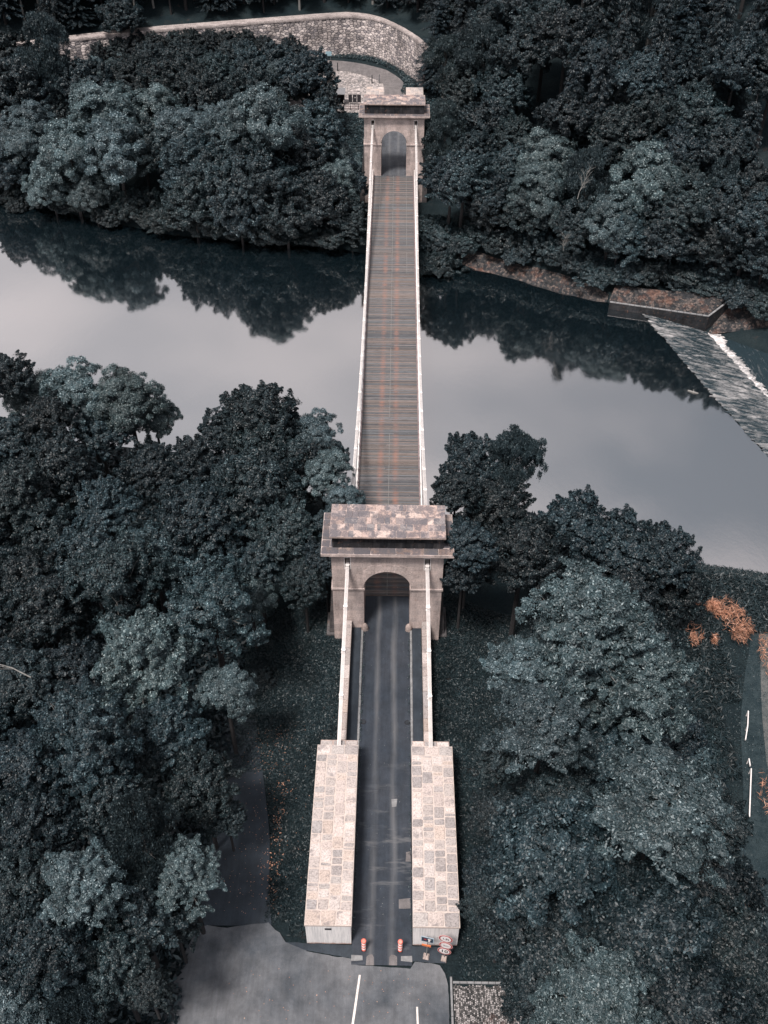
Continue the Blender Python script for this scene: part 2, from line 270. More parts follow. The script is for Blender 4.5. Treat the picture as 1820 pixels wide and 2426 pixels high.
# ---------------------------------------------------------------- mesh builder
CT=Vector((.5,.5,.5))
class MB:
    def __init__(s): s.v=[]; s.f=[]; s.c=[]; s.cc=None
    def poly(s,pts,flip=False):
        i=len(s.v); s.v+=[tuple(p) for p in pts]; f=list(range(i,i+len(pts))); s.f.append(f[::-1] if flip else f); s.c.append(s.cc)
    def faces(s,vs,fs):
        i=len(s.v); s.v+=[tuple(p) for p in vs]
        for f in fs: s.f.append([i+k for k in f]); s.c.append(s.cc)
    def box(s,x0,x1,y0,y1,z0,z1,tx=0,ty=0,bev=0):
        # tx,ty: taper of the top; bev: chamfer of the upper edge
        b=[(x0,y0,z0),(x1,y0,z0),(x1,y1,z0),(x0,y1,z0)]
        def ring(z,i,j): return [(x0+i,y0+j,z),(x1-i,y0+j,z),(x1-i,y1-j,z),(x0+i,y1-j,z)]
        R=[b]
        if bev: R+= [ring(z1-bev,tx,ty),ring(z1,tx+bev,ty+bev)]
        else: R+=[ring(z1,tx,ty)]
        vs=sum(R,[]); fs=[(3,2,1,0)]; n=len(R)
        for k in range(n-1):
            for a in range(4): c=(a+1)%4; fs.append((k*4+a,k*4+c,k*4+4+c,k*4+4+a))
        k=(n-1)*4; fs.append((k,k+1,k+2,k+3)); s.faces(vs,fs)
    def bar(s,p,q,w,h,up=(0,0,1)):
        p,q=Vector(p),Vector(q); d=(q-p).normalized(); a=d.cross(Vector(up)).normalized(); b=a.cross(d)
        vs=[o+a*i*w/2+b*j*h/2 for o in(p,q) for i,j in((-1,-1),(1,-1),(1,1),(-1,1))]
        s.faces(vs,[(3,2,1,0),(4,5,6,7)]+[(k,(k+1)%4,(k+1)%4+4,k+4) for k in range(4)])
    def tube(s,pts,rad,n=7):
        pts=[Vector(p) for p in pts]; R=[]
        for i,p in enumerate(pts):
            d=(pts[min(i+1,len(pts)-1)]-pts[max(i-1,0)]).normalized(); a=d.cross(Vector((.31,.95,.05))).normalized()
            if a.length<.1: a=Vector((1,0,0))
            b=d.cross(a); r=rad[i] if hasattr(rad,'__len__') else rad
            R+=[p+(a*math.cos(t)+b*math.sin(t))*r for t in [2*math.pi*k/n for k in range(n)]]
        fs=[(i*n+k,i*n+(k+1)%n,(i+1)*n+(k+1)%n,(i+1)*n+k) for i in range(len(pts)-1) for k in range(n)]
        fs+=[tuple(range(n-1,-1,-1)),tuple(range((len(pts)-1)*n,len(pts)*n))]; s.faces(R,fs)
    def cyl(s,c,r,z0,z1,n=16,r2=None): s.tube([(c[0],c[1],z0),(c[0],c[1],z1)],[r,r if r2 is None else r2],n)
    def mesh(s,name,mat,smooth=False,extra=None):
        me=bpy.data.meshes.new(name); me.from_pydata(s.v,[],s.f); me.validate(); me.update()
        me.materials.append(M[mat]); boxuv(me)
        if any(c is not None for c in s.c):
            ca=me.color_attributes.new('Col','FLOAT_COLOR','CORNER'); arr=[]
            for p in me.polygons:
                c=s.c[p.index] or (1,1,1); arr+= [*c,1]*p.loop_total
            ca.data.foreach_set('color',arr)
        if smooth: me.polygons.foreach_set('use_smooth',[True]*len(me.polygons))
        return me
    def build(s,name,mat,parent=None,smooth=False,loc=None):
        o=bpy.data.objects.new(name,s.mesh(name,mat,smooth)); COL.objects.link(o)
        if parent: o.parent=parent
        if loc: o.location=loc
        return o
def boxuv(me):
    n=len(me.loops); 
    if not n: return
    co=np.empty(len(me.vertices)*3); me.vertices.foreach_get('co',co); co=co.reshape(-1,3)
    li=np.empty(n,int); me.loops.foreach_get('vertex_index',li)
    nr=np.empty(len(me.polygons)*3); me.polygons.foreach_get('normal',nr); nr=nr.reshape(-1,3)
    lt=np.empty(len(me.polygons),int); me.polygons.foreach_get('loop_total',lt); nl=np.repeat(nr,lt,axis=0); p=co[li]
    ax=np.argmax(np.abs(nl),axis=1); uv=np.where((ax==0)[:,None],p[:,[1,2]],np.where((ax==1)[:,None],p[:,[0,2]],p[:,[0,1]]))
    me.uv_layers.new(name='UVMap').data.foreach_set('uv',uv.ravel())
def tag(o,label=None,cat=None,group=None,kind=None):
    for k,v in(('label',label),('category',cat),('group',group),('kind',kind)):
        if v: o[k]=v
    return o
def empty(name,loc=(0,0,0),rz=0,**k):
    o=bpy.data.objects.new(name,None); COL.objects.link(o); o.location=loc; o.rotation_euler=(0,0,rz); o.empty_display_size=.5; return tag(o,**k)
def copy_tree(o,parent=None):
    c=o.copy(); COL.objects.link(c)
    if parent: c.parent=parent
    for ch in [x for x in bpy.data.objects if x.parent==o]: copy_tree(ch,c)
    return c
def grid_mesh(name,X,Y,Z,mat,smooth=True,uv=None):
    ny,nx=X.shape; me=bpy.data.meshes.new(name); v=np.stack([X,Y,Z],-1).reshape(-1,3)
    i=np.arange((ny-1)*(nx-1)); r,c=i//(nx-1),i%(nx-1); a=r*nx+c; f=np.stack([a,a+1,a+nx+1,a+nx],1)
    me.from_pydata(v.tolist(),[],f.tolist()); me.update(); me.materials.append(M[mat])
    if smooth: me.polygons.foreach_set('use_smooth',[True]*len(f))
    if uv is None: boxuv(me)
    else:
        u=uv.reshape(-1,2)[f.ravel()]; me.uv_layers.new(name='UVMap').data.foreach_set('uv',u.ravel().astype(float))
    o=bpy.data.objects.new(name,me); COL.objects.link(o); return o
def ribbon(name,L,Rr,mat,dz=.05,nseg=8,sub=3,zf=None,skirt=0):
    # a surface between two edge polylines, draped on the terrain
    def res(P,n):
        P=np.array(P,float); s=np.r_[0,np.cumsum(np.hypot(*np.diff(P,axis=0).T))]; t=np.linspace(0,s[-1],n); return np.stack([np.interp(t,s,P[:,0]),np.interp(t,s,P[:,1])],1)
    n=len(L)*sub+1; A,B=res(L,n),res(Rr,n); t=np.linspace(0,1,nseg+1)[None,:]
    X=A[:,0:1]*(1-t)+B[:,0:1]*t; Y=A[:,1:2]*(1-t)+B[:,1:2]*t; Z=(height(X,Y) if zf is None else zf(X,Y))+dz
    if skirt: Z[:,0]-=skirt; Z[:,-1]-=skirt
    return grid_mesh(name,X,Y,Z,mat)
def stones(mb,x0,x1,y0,y1,z,rows,cols,rng,pal,gap=.035,h=.02,along='y',split=.12):
    # irregular slabs in courses; mortar bed lies below at z
    L=(y1-y0) if along=='y' else (x1-x0)
    ed=np.linspace(0,1,cols+1); 
    for c in range(cols):
        t=0.
        while t<L-.02:
            s=rng.uniform(.6,1.45)*L/rows; 
            if L-t-s<.35*L/rows: s=L-t
            a,b=ed[c],ed[c+1]; parts=[(t,t+s,a,b)]
            if rng.random()<split*.4: m=t+s*rng.uniform(.35,.65); parts=[(t,m,a,b),(m,t+s,a,b)]
            for (p,q,a2,b2) in parts:
                W=(x1-x0) if along=='y' else (y1-y0); u0,u1=a2*W+gap,b2*W-gap; v0,v1=p+gap,q-gap
                if u1-u0<.08 or v1-v0<.08: continue
                j=lambda k: rng.uniform(-k,k); cu=min(.06,(u1-u0)*.16); cv=min(.06,(v1-v0)*.16)
                ring=[(u0+cu,v0),(u1-cu,v0),(u1,v0+cv),(u1,v1-cv),(u1-cu,v1),(u0+cu,v1),(u0,v1-cv),(u0,v0+cv)]
                ring=[(min(max(u+j(.03),gap*.3),W-gap*.3),min(max(v+j(.03),gap*.3),L-gap*.3)) for u,v in ring]
                if along=='y': P=[(x0+u,y0+v) for u,v in ring]
                else: P=[(x0+v,y0+u) for u,v in ring][::-1]
                k=rng.random(); col=pal[int(k*len(pal))%len(pal)]; f=rng.uniform(.90,1.08); mb.cc=tuple(min(.95,x*f) for x in col)
                cx,cy=sum(p[0] for p in P)/8,sum(p[1] for p in P)/8; hh=h*rng.uniform(.6,1.4)
                lo=[(x,y,z+.001) for x,y in P]; hi=[(cx+(x-cx)*.93,cy+(y-cy)*.93,z+hh) for x,y in P]
                mb.faces(lo+hi,[tuple(range(8,16))]+[(i,(i+1)%8,(i+1)%8+8,i+8) for i in range(8)])
            t+=s
    mb.cc=None
# ================================================================ ground, water, roads
def axis(fine0,fine1,step,outs0,outs1): return np.r_[outs0,np.arange(fine0,fine1+.01,step),outs1]
ax=axis(-120,110,.9,[-1500,-700,-350,-200,-150],[125,160,230,400,800,1500]); ay=axis(-62,205,.9,[-900,-400,-200,-110,-80],[215,240,280,350,500,900,2000])
X,Y=np.meshgrid(ax,ay); Zt=height(X,Y)
edge=np.maximum(np.clip((np.abs(X)-150)/400,0,1),np.clip((Y-240)/400,0,1)); Zt=Zt*(1-edge)+30*edge
tag(grid_mesh('ground',X,Y,Zt,'ground'),kind='structure')
def jag(pts,amp,seed=1,step=.3):
    rr=random.Random(seed); o=[]
    for a,b in zip(pts,pts[1:]+pts[:1]):
        n=max(1,int(min(math.hypot(b[0]-a[0],b[1]-a[1]),40)/step))
        for i in range(n): t=i/n; o.append((a[0]+(b[0]-a[0])*t+rr.uniform(-amp,amp),a[1]+(b[1]-a[1])*t+rr.uniform(-amp,amp)))
    return o
def poly_obj(name,pts,mat,z=None,kind='structure',**k):
    mb=MB(); mb.poly([(p[0],p[1],p[2] if z is None else z) for p in pts]); o=mb.build(name,mat); tag(o,kind=kind,**k); return o
CR=[(33.4,73.0),(35.8,64.8),(38.6,54.6),(41.4,44.4),(44.8,33.4),(50,14),(56,-8)]      # weir crest
poly_obj('river_water',[(-600,-60),(60,-60)]+[p for p in CR[::-1]]+[(33,110),(20,260),(-600,260)],'water',WATER)
TOE=[(x+8.7,y-.6) for x,y in CR]
poly_obj('river_water',[(p[0]-.6,p[1]) for p in TOE]+[(62,-60),(500,-60),(500,100),(60,100)],'tail',-8.55)
# weir: sloping spillway with streaked water, foam where it meets the lower pool
weir=empty('weir',(41,45,-7.8),label='stepped river weir with white water running diagonally down it at the right edge',cat='weir')
t=np.linspace(0,1,60)[None,:]; n=420; ss=np.linspace(0,1,n)[:,None]
def along(P,s):
    P=np.array(P); d=np.r_[0,np.cumsum(np.hypot(*np.diff(P,axis=0).T))]; d/=d[-1]; return np.interp(s,d,P[:,0]),np.interp(s,d,P[:,1])
cx,cy=along(CR,ss); tx,ty=along(TOE,ss); rg=np.random.default_rng(3); wob=np.cumsum(rg.normal(0,.12,(n,1)),0)*.12
jit=rg.normal(0,.16,(n,1))*(1-t)**4; Xs=cx*(1-t)+(tx+wob)*t+jit; Ys=cy*(1-t)+ty*t; Zs=-7.0+.02-1.5*np.clip(t*1.02-.02,0,1)**1.15+rg.normal(0,.035,Xs.shape)*(t>.02)+.05*np.sin(Ys*4+Xs*1.3)
uv=np.stack([(ss*75+0*t),(t*8+0*ss)],-1)
o=grid_mesh('spillway',Xs,Ys,Zs,'spill',uv=uv); o.parent=weir; o.matrix_parent_inverse=Matrix.Translation((-41,-45,7.8))
t=np.linspace(0,1,16)[None,:]; wid=.42+.35*np.abs(np.sin(ss*37))+rg.uniform(-.2,.3,(n,1)); ws=np.interp(ss,[0,.12,.3,1],[.6,2.2,1.2,1.0])
Xs=(tx+wob)-.25+wid*ws*t; Ys=ty+.3*t+rg.normal(0,.05,(n,1)); Zs=-8.5+.16*np.sin(np.pi*t)+rg.normal(0,.05,Xs.shape)
o=grid_mesh('foam_line',Xs,Ys,Zs,'foam',uv=np.stack([(ss*75+0*t),(t*2+0*ss)],-1)); o.parent=weir; o.matrix_parent_inverse=Matrix.Translation((-41,-45,7.8))
# quay wall beside the weir, an L in plan with pale coping, and stone revetment on the bank
def wall_run(mb,P,w,z0,inner=1):
    for (a,b) in zip(P[:-1],P[1:]):
        A,B=Vector(a),Vector(b); d=Vector((B.x-A.x,B.y-A.y,0)).normalized(); nrm=Vector((-d.y,d.x,0))*w*inner
        vs=[(A.x,A.y,z0),(B.x,B.y,z0),(B.x+nrm.x,B.y+nrm.y,z0),(A.x+nrm.x,A.y+nrm.y,z0),A,B,B+nrm,A+nrm]
        mb.faces(vs,[(3,2,1,0),(0,1,5,4),(1,2,6,5),(2,3,7,6),(3,0,4,7),(4,5,6,7)])
quay=empty('quay_wall',(38,63.5,-8),label='dark stone quay wall with pale coping, bent into a corner beside the weir',cat='quay wall')
QP=[(31.1,66.5,-5.95),(44.4,62.9,-5.95)]; QP2=[(44.4,62.9,-5.95),(48.0,65.6,-4.7)]
m=MB(); wall_run(m,QP,1.0,-10); wall_run(m,QP2,1.0,-10); o=m.build('wall','quay_stone',quay); o.matrix_parent_inverse=Matrix.Translation((-38,-63.5,8))
m=MB()
for P in(QP,QP2):
    a,b=Vector(P[0]),Vector(P[1]); k=16 if P is QP else 6; d=(b-a)/k; nr=Vector((-d.y,d.x,0)).normalized()
    for i in range(k): m.bar(a+d*(i+.03)+nr*.10+Vector((0,0,.05)),a+d*(i+.97)+nr*.10+Vector((0,0,.05)),.26,.10)
o=m.build('coping','concrete',quay); o.matrix_parent_inverse=Matrix.Translation((-38,-63.5,8))
shore=[(9,79.9),(14.3,77.0),(20,74.0),(25,71.0),(30.6,67.4)]
rv=ribbon('stone_revetment',[(x,y-.6) for x,y in shore],[(x+.9,y+2.0) for x,y in shore],'revetment',.12); tag(rv,kind='structure')
rv=ribbon('stone_revetment',[(31.0,66.8),(38,64.9),(44.2,63.2),(47.9,65.9)],[(32.2,69.3),(39,67.7),(45,66.6),(49,67.5)],'revetment',0,zf=lambda x,y: -6.0+np.maximum(0,(y-(75.6-.285*x)))*.42); tag(rv,kind='structure')
rv=ribbon('stone_revetment',[(44.6,62.4),(53.1,61.6),(64,55),(78,45)],[(47.3,66),(52.5,64.6),(65,58),(80,48)],'revetment',0,zf=lambda x,y: np.maximum(height(x,y)+.12,-8.9+np.maximum(0,(y-np.interp(x,[44,53,64,78],[62.6,61.6,55,45])))*.85)); tag(rv,kind='structure')
m=MB(); m.tube([(38.2,46.6,-6.97),(38.9,46.1,-6.92),(39.4,46.0,-6.98)],[.10,.13,.06],7); m.tube([(38.8,46.15,-6.9),(38.9,46.6,-6.75)],[.05,.02],5)
tag(m.build('driftwood','pale_bark'),'small pale log floating just above the weir','driftwood')
# ---- near side roads
PL=[(-26,-60),(-16.5,-41),(-14.4,-33.2),(-13.6,-30),(-12.7,-27.1),(-12.0,-26.85),(-10.6,-27.0),(-9.2,-26.75),(-7.8,-26.6),(-7.0,-27.3),(-6.5,-27.9),(-5.6,-28.15),(-5.0,-28.5),(-3.6,-28.75),(-1.95,-28.95),(-1.9,-29.35),(1.9,-29.55),(2.2,-29.1),(3.2,-29.15),(3.9,-29.3),(4.2,-29.8),(4.4,-30.6),(4.42,-60)]
poly_obj('asphalt_forecourt',jag(PL,.03,2),'asphalt_old',0)
def strip(name,x0,x1,y0,y1,z,mat,ny=30,kind='structure',camber=.03):
    t=np.linspace(0,1,ny)[:,None]; s=np.linspace(0,1,7)[None,:]; X=x0+(x1-x0)*s+0*t; Y=y0+(y1-y0)*t+0*s
    return tag(grid_mesh(name,X,Y,z+camber*np.sin(np.pi*s)+0*t,mat),kind=kind)
strip('bridge_road',-2.03,2.03,-29.35,3.80,.004,'asphalt_dark')
strip('bridge_road',-2.03,2.03,SPAN-3.8,SPAN+27.6,.004,'asphalt_mid')
for s in(-1,1): strip('walkway',min(s*2.25,s*3.05),max(s*2.25,s*3.05),-13.4,-.05,.10,'asphalt_lane',camber=0)
for s in(-1,1): strip('walkway',min(s*2.25,s*3.05),max(s*2.25,s*3.05),SPAN+.05,SPAN+13.4,.10,'asphalt_lane',camber=0)
poly_obj('verge_strip',jag([(-6.6,-27.9),(-1.95,-28.05),(-1.95,-28.93),(-5.0,-28.47)],.03),'asphalt_lane',.006)
poly_obj('verge_strip',jag([(1.95,-28.05),(4.95,-28.05),(4.5,-28.6),(4.25,-29.15),(3.3,-29.12),(2.0,-29.05)],.03),'asphalt_lane',.006)
for q in(-1,1):
    poly_obj('concrete_slab',jag([(q*2.04,-28.70),(q*1.30,-28.74),(q*1.27,-29.06),(q*2.04,-29.12)][::q],.015,3+q),'concrete',.043)
    poly_obj('worn_strip',jag([(q*1.02,-28.80),(q*.86,-28.66),(q*.66,-28.66),(q*.52,-28.82),(q*.50,-29.36),(q*1.04,-29.36)][::q],.02,5+q),'asphalt_far',.040)
poly_obj('asphalt_patch',[(.55,-17.0),(1.0,-16.95),(.93,-17.6),(.60,-17.65)],'concrete',.042)
poly_obj('asphalt_patch',jag([(1.15,-25.5),(1.95,-25.45),(1.95,-24.7),(1.12,-24.8)],.02),'asphalt_far',.034)
poly_obj('asphalt_patch',jag([(1.62,-22.0),(1.98,-22.0),(1.98,-21.2),(1.66,-21.25)],.02),'asphalt_far',.026)
def marking(pts): return poly_obj('road_marking',pts,'marking',.008)
marking([(-1.50,-30.0),(-1.36,-30.0),(-1.93,-35),(-2.09,-35)]); marking([(2.27,-31.95),(2.39,-31.95),(2.49,-35),(2.36,-35)])
for s in(-1,1): marking([(s*.25,-.55),(s*1.0,-.55),(s*1.0,-.585),(s*.25,-.585)])
rb=ribbon('asphalt_path',[(-12.5,-26.86),(-12.9,-22),(-12.6,-18),(-12.8,-13),(-14,-6)],[(-7.6,-26.75),(-8.0,-24.2),(-8.4,-20),(-9.3,-15.5),(-11,-8)],'asphalt_lane',.06); tag(rb,kind='structure')
rb=ribbon('grass_track',[(35.6,8),(34.2,3),(32.6,-1),(31.0,-6),(29.6,-12),(28.2,-18),(27.6,-24),(27,-34)],[(40,8),(39.5,3),(38,-1),(37,-6),(36,-12),(35,-18),(35,-24),(35,-34)],'track_grass',.05); tag(rb,kind='structure')
rb=ribbon('gravel_track',[(36.0,6),(34.8,2.1),(33.5,-3.3),(32.1,-9.8),(31.6,-16)],[(37.0,6),(35.9,2.1),(34.6,-3.3),(33.2,-9.8),(32.4,-16)],'track_worn',.07); tag(rb,kind='structure')
# painted board edging by the right-hand track
for lab,P in(('upper long white edging rail beside the grass track on the right',[(31.7,-5.3),(31.2,-6.9),(30.6,-8.4)]),('short bent piece of white rail between two longer ones',[(30.4,-10.3),(30.3,-11.0)]),('lower straight white edging rail beside the grass track',[(30.3,-11.3),(29.0,-15.7)])):
    m=MB()
    for a,b in zip(P[:-1],P[1:]): m.bar((a[0],a[1],float(height(*a))+.75),(b[0],b[1],float(height(*b))+.75),.09,.14); m.tube([(a[0],a[1],float(height(*a))-.2),(a[0],a[1],float(height(*a))+.8)],.05,6)
    tag(m.build('edging_rail','white_paint'),lab,'rail',group='white rails along the grass track')
# cobbled forecourt with kerb frame
poly_obj('cobble_bed',[(4.62,-60),(9.0,-60),(8.9,-30.45),(4.7,-30.45)],'ground',.01)
rg2=random.Random(8); m=MB()
for j in range(46):
    y=-36.6+j*.135
    for i in range(38):
        x=4.78+i*.112; yy=y+.20*math.sin(i*.42+j*.05); 
        if yy>-30.55: continue
        f=rg2.choice([.045,.07,.09,.16,.24,.30,.34]); m.cc=(f*1.08,f,f*.98); w,h=.045,.055; dx,dy=rg2.uniform(-.012,.012),rg2.uniform(-.012,.012)
        m.box(x-w+dx,x+w+dx,yy-h+dy,yy+h+dy,.0,.035+rg2.uniform(0,.014),bev=.012)
tag(m.build('cobble_paving','cobbles'),kind='structure')
m=MB(); 
for i in range(9): m.box(4.70+i*.47,4.70+i*.47+.45,-30.47,-30.33,-.1,.13,bev=.02)
for i in range(12): m.box(4.52,4.66,-60+i*2.5,-60+i*2.5+2.46,-.1,.11,bev=.02); m.box(8.92,9.06,-60+i*2.5,-60+i*2.5+2.46,-.1,.11,bev=.02)
tag(m.build('kerb','concrete'),kind='structure')
# kerbs along the approach
for s in(-1,1):
    for yy,nm in((-13.35,0),(SPAN+.1,1)):
        m=MB()
        for i in range(11): m.box(min(s*2.05,s*2.24)+rg2.uniform(-.01,.01),max(s*2.05,s*2.24)+rg2.uniform(-.01,.01),yy+i*1.2,yy+i*1.2+1.18,-.3,.135+rg2.uniform(-.01,.01),bev=.03)
        tag(m.build('kerb','concrete'),kind='structure')
# drains
for i,x in enumerate((-1.78,1.78)):
    m=MB(); m.cyl((0,0),.17,.0,.03,14); e=empty('drain_cover',(x,-10.0,.02),label='round dark iron drain cover by the %s kerb of the approach'%('left','right')[i],cat='drain cover',group='drain covers')
    m.build('grate','dark_iron',e); m=MB(); m.tube([(.2*math.cos(a),.2*math.sin(a),.015) for a in [k*math.pi/8 for k in range(17)]],.03,5); m.build('rim','rubber',e)
# far side road, cobbled yard, verge
poly_obj('cobbled_yard',[(-24,121.6),(-4.6,121.4),(-4.6,127.0),(-2.0,127.2),(-1.9,135.6),(-2.5,137),(-4,138.8),(-6,141.1),(-9.5,143),(-12.7,143.4),(-18,143.5),(-24,142.5)],'cobble_far',.0)
rb=ribbon('far_road',[(-1.95,126.2),(-1.95,131),(-2.05,135.2),(-2.5,137),(-4,138.8),(-6,141.1),(-9.5,143),(-12.7,143.4),(-22,142.5),(-36,138.5),(-60,128)],[(1.95,126.2),(2.0,131),(1.95,135.3),(1.5,137.6),(.4,140.4),(-1.9,144.2),(-6.2,147.2),(-9.9,148.8),(-16,149.6),(-28,146.8),(-54,137)],'asphalt_far',.03,zf=lambda x,y:0*x,sub=4); tag(rb,kind='structure')
rb=ribbon('ledge_path',[(x+0.5,y+.75) for x,y in WALL[2:12]],[(x-.6,y+2.9) for x,y in WALL[2:12]],'gravel_path',0,zf=lambda x,y: 7.02+0*x,sub=5); tag(rb,kind='structure')
# ---- curved retaining wall
rw=empty('retaining_wall',(-9,152,0),label='tall curved rubble stone retaining wall behind the far road',cat='retaining wall')
P=np.array(WALL); s=np.r_[0,np.cumsum(np.hypot(*np.diff(P,axis=0).T))]; n=260; q=np.linspace(0,s[-1],n); wx,wy=np.interp(q,s,P[:,0]),np.interp(q,s,P[:,1])
for _ in range(6): wx[1:-1]=(wx[:-2]+wx[2:]+wx[1:-1]*2)/4; wy[1:-1]=(wy[:-2]+wy[2:]+wy[1:-1]*2)/4
dx,dy=np.gradient(wx),np.gradient(wy); L=np.hypot(dx,dy); nx_,ny_=-dy/L,dx/L
zs=np.array([-3,0,1.5,3,4.5,6,7.0]); off=(7-zs)*-.10
X=wx[None]+nx_[None]*off[:,None]; Y=wy[None]+ny_[None]*off[:,None]; Z=zs[:,None]+0*X; rg=np.random.default_rng(1)
jj=rg.normal(0,.05,X.shape); X+=nx_*jj; Y+=ny_*jj
o=grid_mesh('wall_face',X,Y,Z,'rubble',False,uv=np.stack([q[None]+0*Z,Z],-1)); o.parent=rw; o.matrix_parent_inverse=Matrix.Translation((9,-152,0))
t=np.array([0,.0,.0,.7,.7])[:,None]; zc=np.array([6.75,7.0,7.22,7.22,6.9])[:,None]; o_=np.array([-.12,-.12,-.06,.75,.75])[:,None]
X=wx[None]+nx_[None]*o_; Y=wy[None]+ny_[None]*o_; o=grid_mesh('coping',X,Y,zc+0*X+rg.normal(0,.02,X.shape),'gravel_path',False,uv=np.stack([q[None]+0*X,zc+o_+0*X],-1)); o.parent=rw; o.matrix_parent_inverse=Matrix.Translation((9,-152,0))
# ================================================================ the bridge
STONE=[(.53,.45,.42),(.49,.415,.39),(.44,.385,.365),(.55,.48,.455),(.40,.355,.34),(.35,.32,.315),(.51,.42,.375),(.41,.37,.355),(.37,.33,.32)]
LICH=[(.45,.34,.305),(.30,.245,.235),(.23,.205,.205),(.50,.395,.355),(.27,.225,.22),(.38,.285,.255)]
LICD=[tuple(a*.55 for a in c) for c in LICH]
def make_gate(seed,label):
    root=empty('stone_gate',label=label,cat='gate tower',group='stone gate towers of the bridge'); T=3.83
    m=MB()
    for s in(-1,1):
        X=lambda a,b:(min(s*a,s*b),max(s*a,s*b))
        m.box(*X(2.0,4.65),0,T,-8,5.2)
        m.box(*X(2.0,3.09),0,T,5.2,9.2); m.box(*X(3.09,3.55),0,T,5.2,7.5); m.box(*X(3.09,3.55),0,T,8.8,9.2); m.box(*X(3.55,4.65),0,T,5.2,9.2)
    n=28
    for i in range(n):
        a0,a1=math.pi*i/n,math.pi*(i+1)/n; x0,z0,x1,z1=2*math.cos(a0),5.2+2*math.sin(a0),2*math.cos(a1),5.2+2*math.sin(a1)
        m.poly([(x1,0,z1),(x0,0,z0),(x0,0,9.2),(x1,0,9.2)]); m.poly([(x1,T,z1),(x0,T,z0),(x0,T,9.2),(x1,T,9.2)],True); m.poly([(x0,0,z0),(x1,0,z1),(x1,T,z1),(x0,T,z0)])
    m.build('wall','ashlar',root)
    for yy,sg in((0,-1),(T,1)):      # voussoirs round the arch, 25 mm proud
        m=MB(); k=13
        for i in range(k):
            a0,a1=math.pi*(i+.025)/k,math.pi*(i+.975)/k; ro=3.02 if i%2==0 else 2.85
            P=[(2.0*math.cos(a),5.2+2.0*math.sin(a)) for a in(a0,(a0+a1)/2,a1)]+[(ro*math.cos(a),5.2+ro*math.sin(a)) for a in(a1,(a0+a1)/2,a0)]
            P=[(x,min(z,8.12)) for x,z in P]; y1=yy+sg*.028
            vs=[(x,yy,z) for x,z in P]+[(x,y1,z) for x,z in P]; m.faces(vs,[tuple(range(6,12))]+[(j,(j+1)%6,(j+1)%6+6,j+6) for j in range(6)])
        m.build('arch_ring','ashlar',root)
    for s in(-1,1): m=MB(); x0,x1=sorted((s*1.92,s*4.75)); m.box(x0,x1,-.10,T+.10,4.96,5.18,bev=.03); m.build('impost_band','ashlar',root)
    m=MB(); m.box(-4.72,4.72,-.07,T+.07,8.93,9.02)
    m.box(-4.95,4.95,-.28,T+.28,9.2,9.45,-.12,-.12); m.box(-5.45,5.45,-.55,T+.60,9.45,9.74); cn=m.build('cornice','ashlar',root)
    m=MB(); stones(m,-5.42,5.42,-.52,T+.57,9.742,10,6,random.Random(seed+5),LICD,.006,.02,along='x'); m.build('top_slabs','cap_lichen',cn)
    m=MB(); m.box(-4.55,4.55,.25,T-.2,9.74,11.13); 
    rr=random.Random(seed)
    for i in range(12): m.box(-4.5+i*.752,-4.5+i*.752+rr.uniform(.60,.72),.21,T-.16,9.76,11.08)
    m.build('attic','ashlar_stain_shade',root)
    m=MB(); m.box(-4.72,4.72,-.12,T+.02,11.13,11.28); cp=m.build('cap','parapet_stone',root)
    m=MB(); stones(m,-4.72,4.72,-.12,T+.02,11.282,11,5,random.Random(seed+9),LICH,.008,.03,along='x',split=.9); m.build('cap_slabs','cap_lichen',cp)
    for s in(-1,1):
        m=MB(); m.box(*sorted((s*3.095,s*3.545)),1.2,T-1.2,7.51,8.1); m.build('slot_dark_block','dark_iron',root)  # dark block added inside the slot so that its interior looks dark
        for yy in(-.03,T-.03):
            m=MB(); x=s*3.32
            m.box(x-.29,x-.225,yy,yy+.06,7.45,8.87); m.box(x+.225,x+.29,yy,yy+.06,7.45,8.87); m.box(x-.225,x+.225,yy,yy+.06,8.80,8.87); m.box(x-.225,x+.225,yy,yy+.06,7.45,7.51); m.build('slot_frame','white_paint',root)
        # battered buttress: wide foot, dying into the wall at the band
        vs=[(s*4.651,.6,-8),(s*5.55,.5,-8),(s*5.55,T-.2,-8),(s*4.651,T-.2,-8),(s*4.651,.8,4.94),(s*4.78,.8,4.94),(s*4.78,T-.3,4.94),(s*4.651,T-.3,4.94)]
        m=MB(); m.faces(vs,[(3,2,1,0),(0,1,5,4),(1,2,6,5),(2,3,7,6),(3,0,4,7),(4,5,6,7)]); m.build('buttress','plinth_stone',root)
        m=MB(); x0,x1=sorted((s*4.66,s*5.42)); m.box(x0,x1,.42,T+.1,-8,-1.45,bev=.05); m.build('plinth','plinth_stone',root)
    return root
make_gate(1,'nearer stone gate tower with arched roadway and lichened flat cap')
g2=make_gate(2,'farther stone gate tower at the other end of the timber deck'); g2.location=(0,SPAN,0); g2.rotation_euler=(0,0,math.pi)
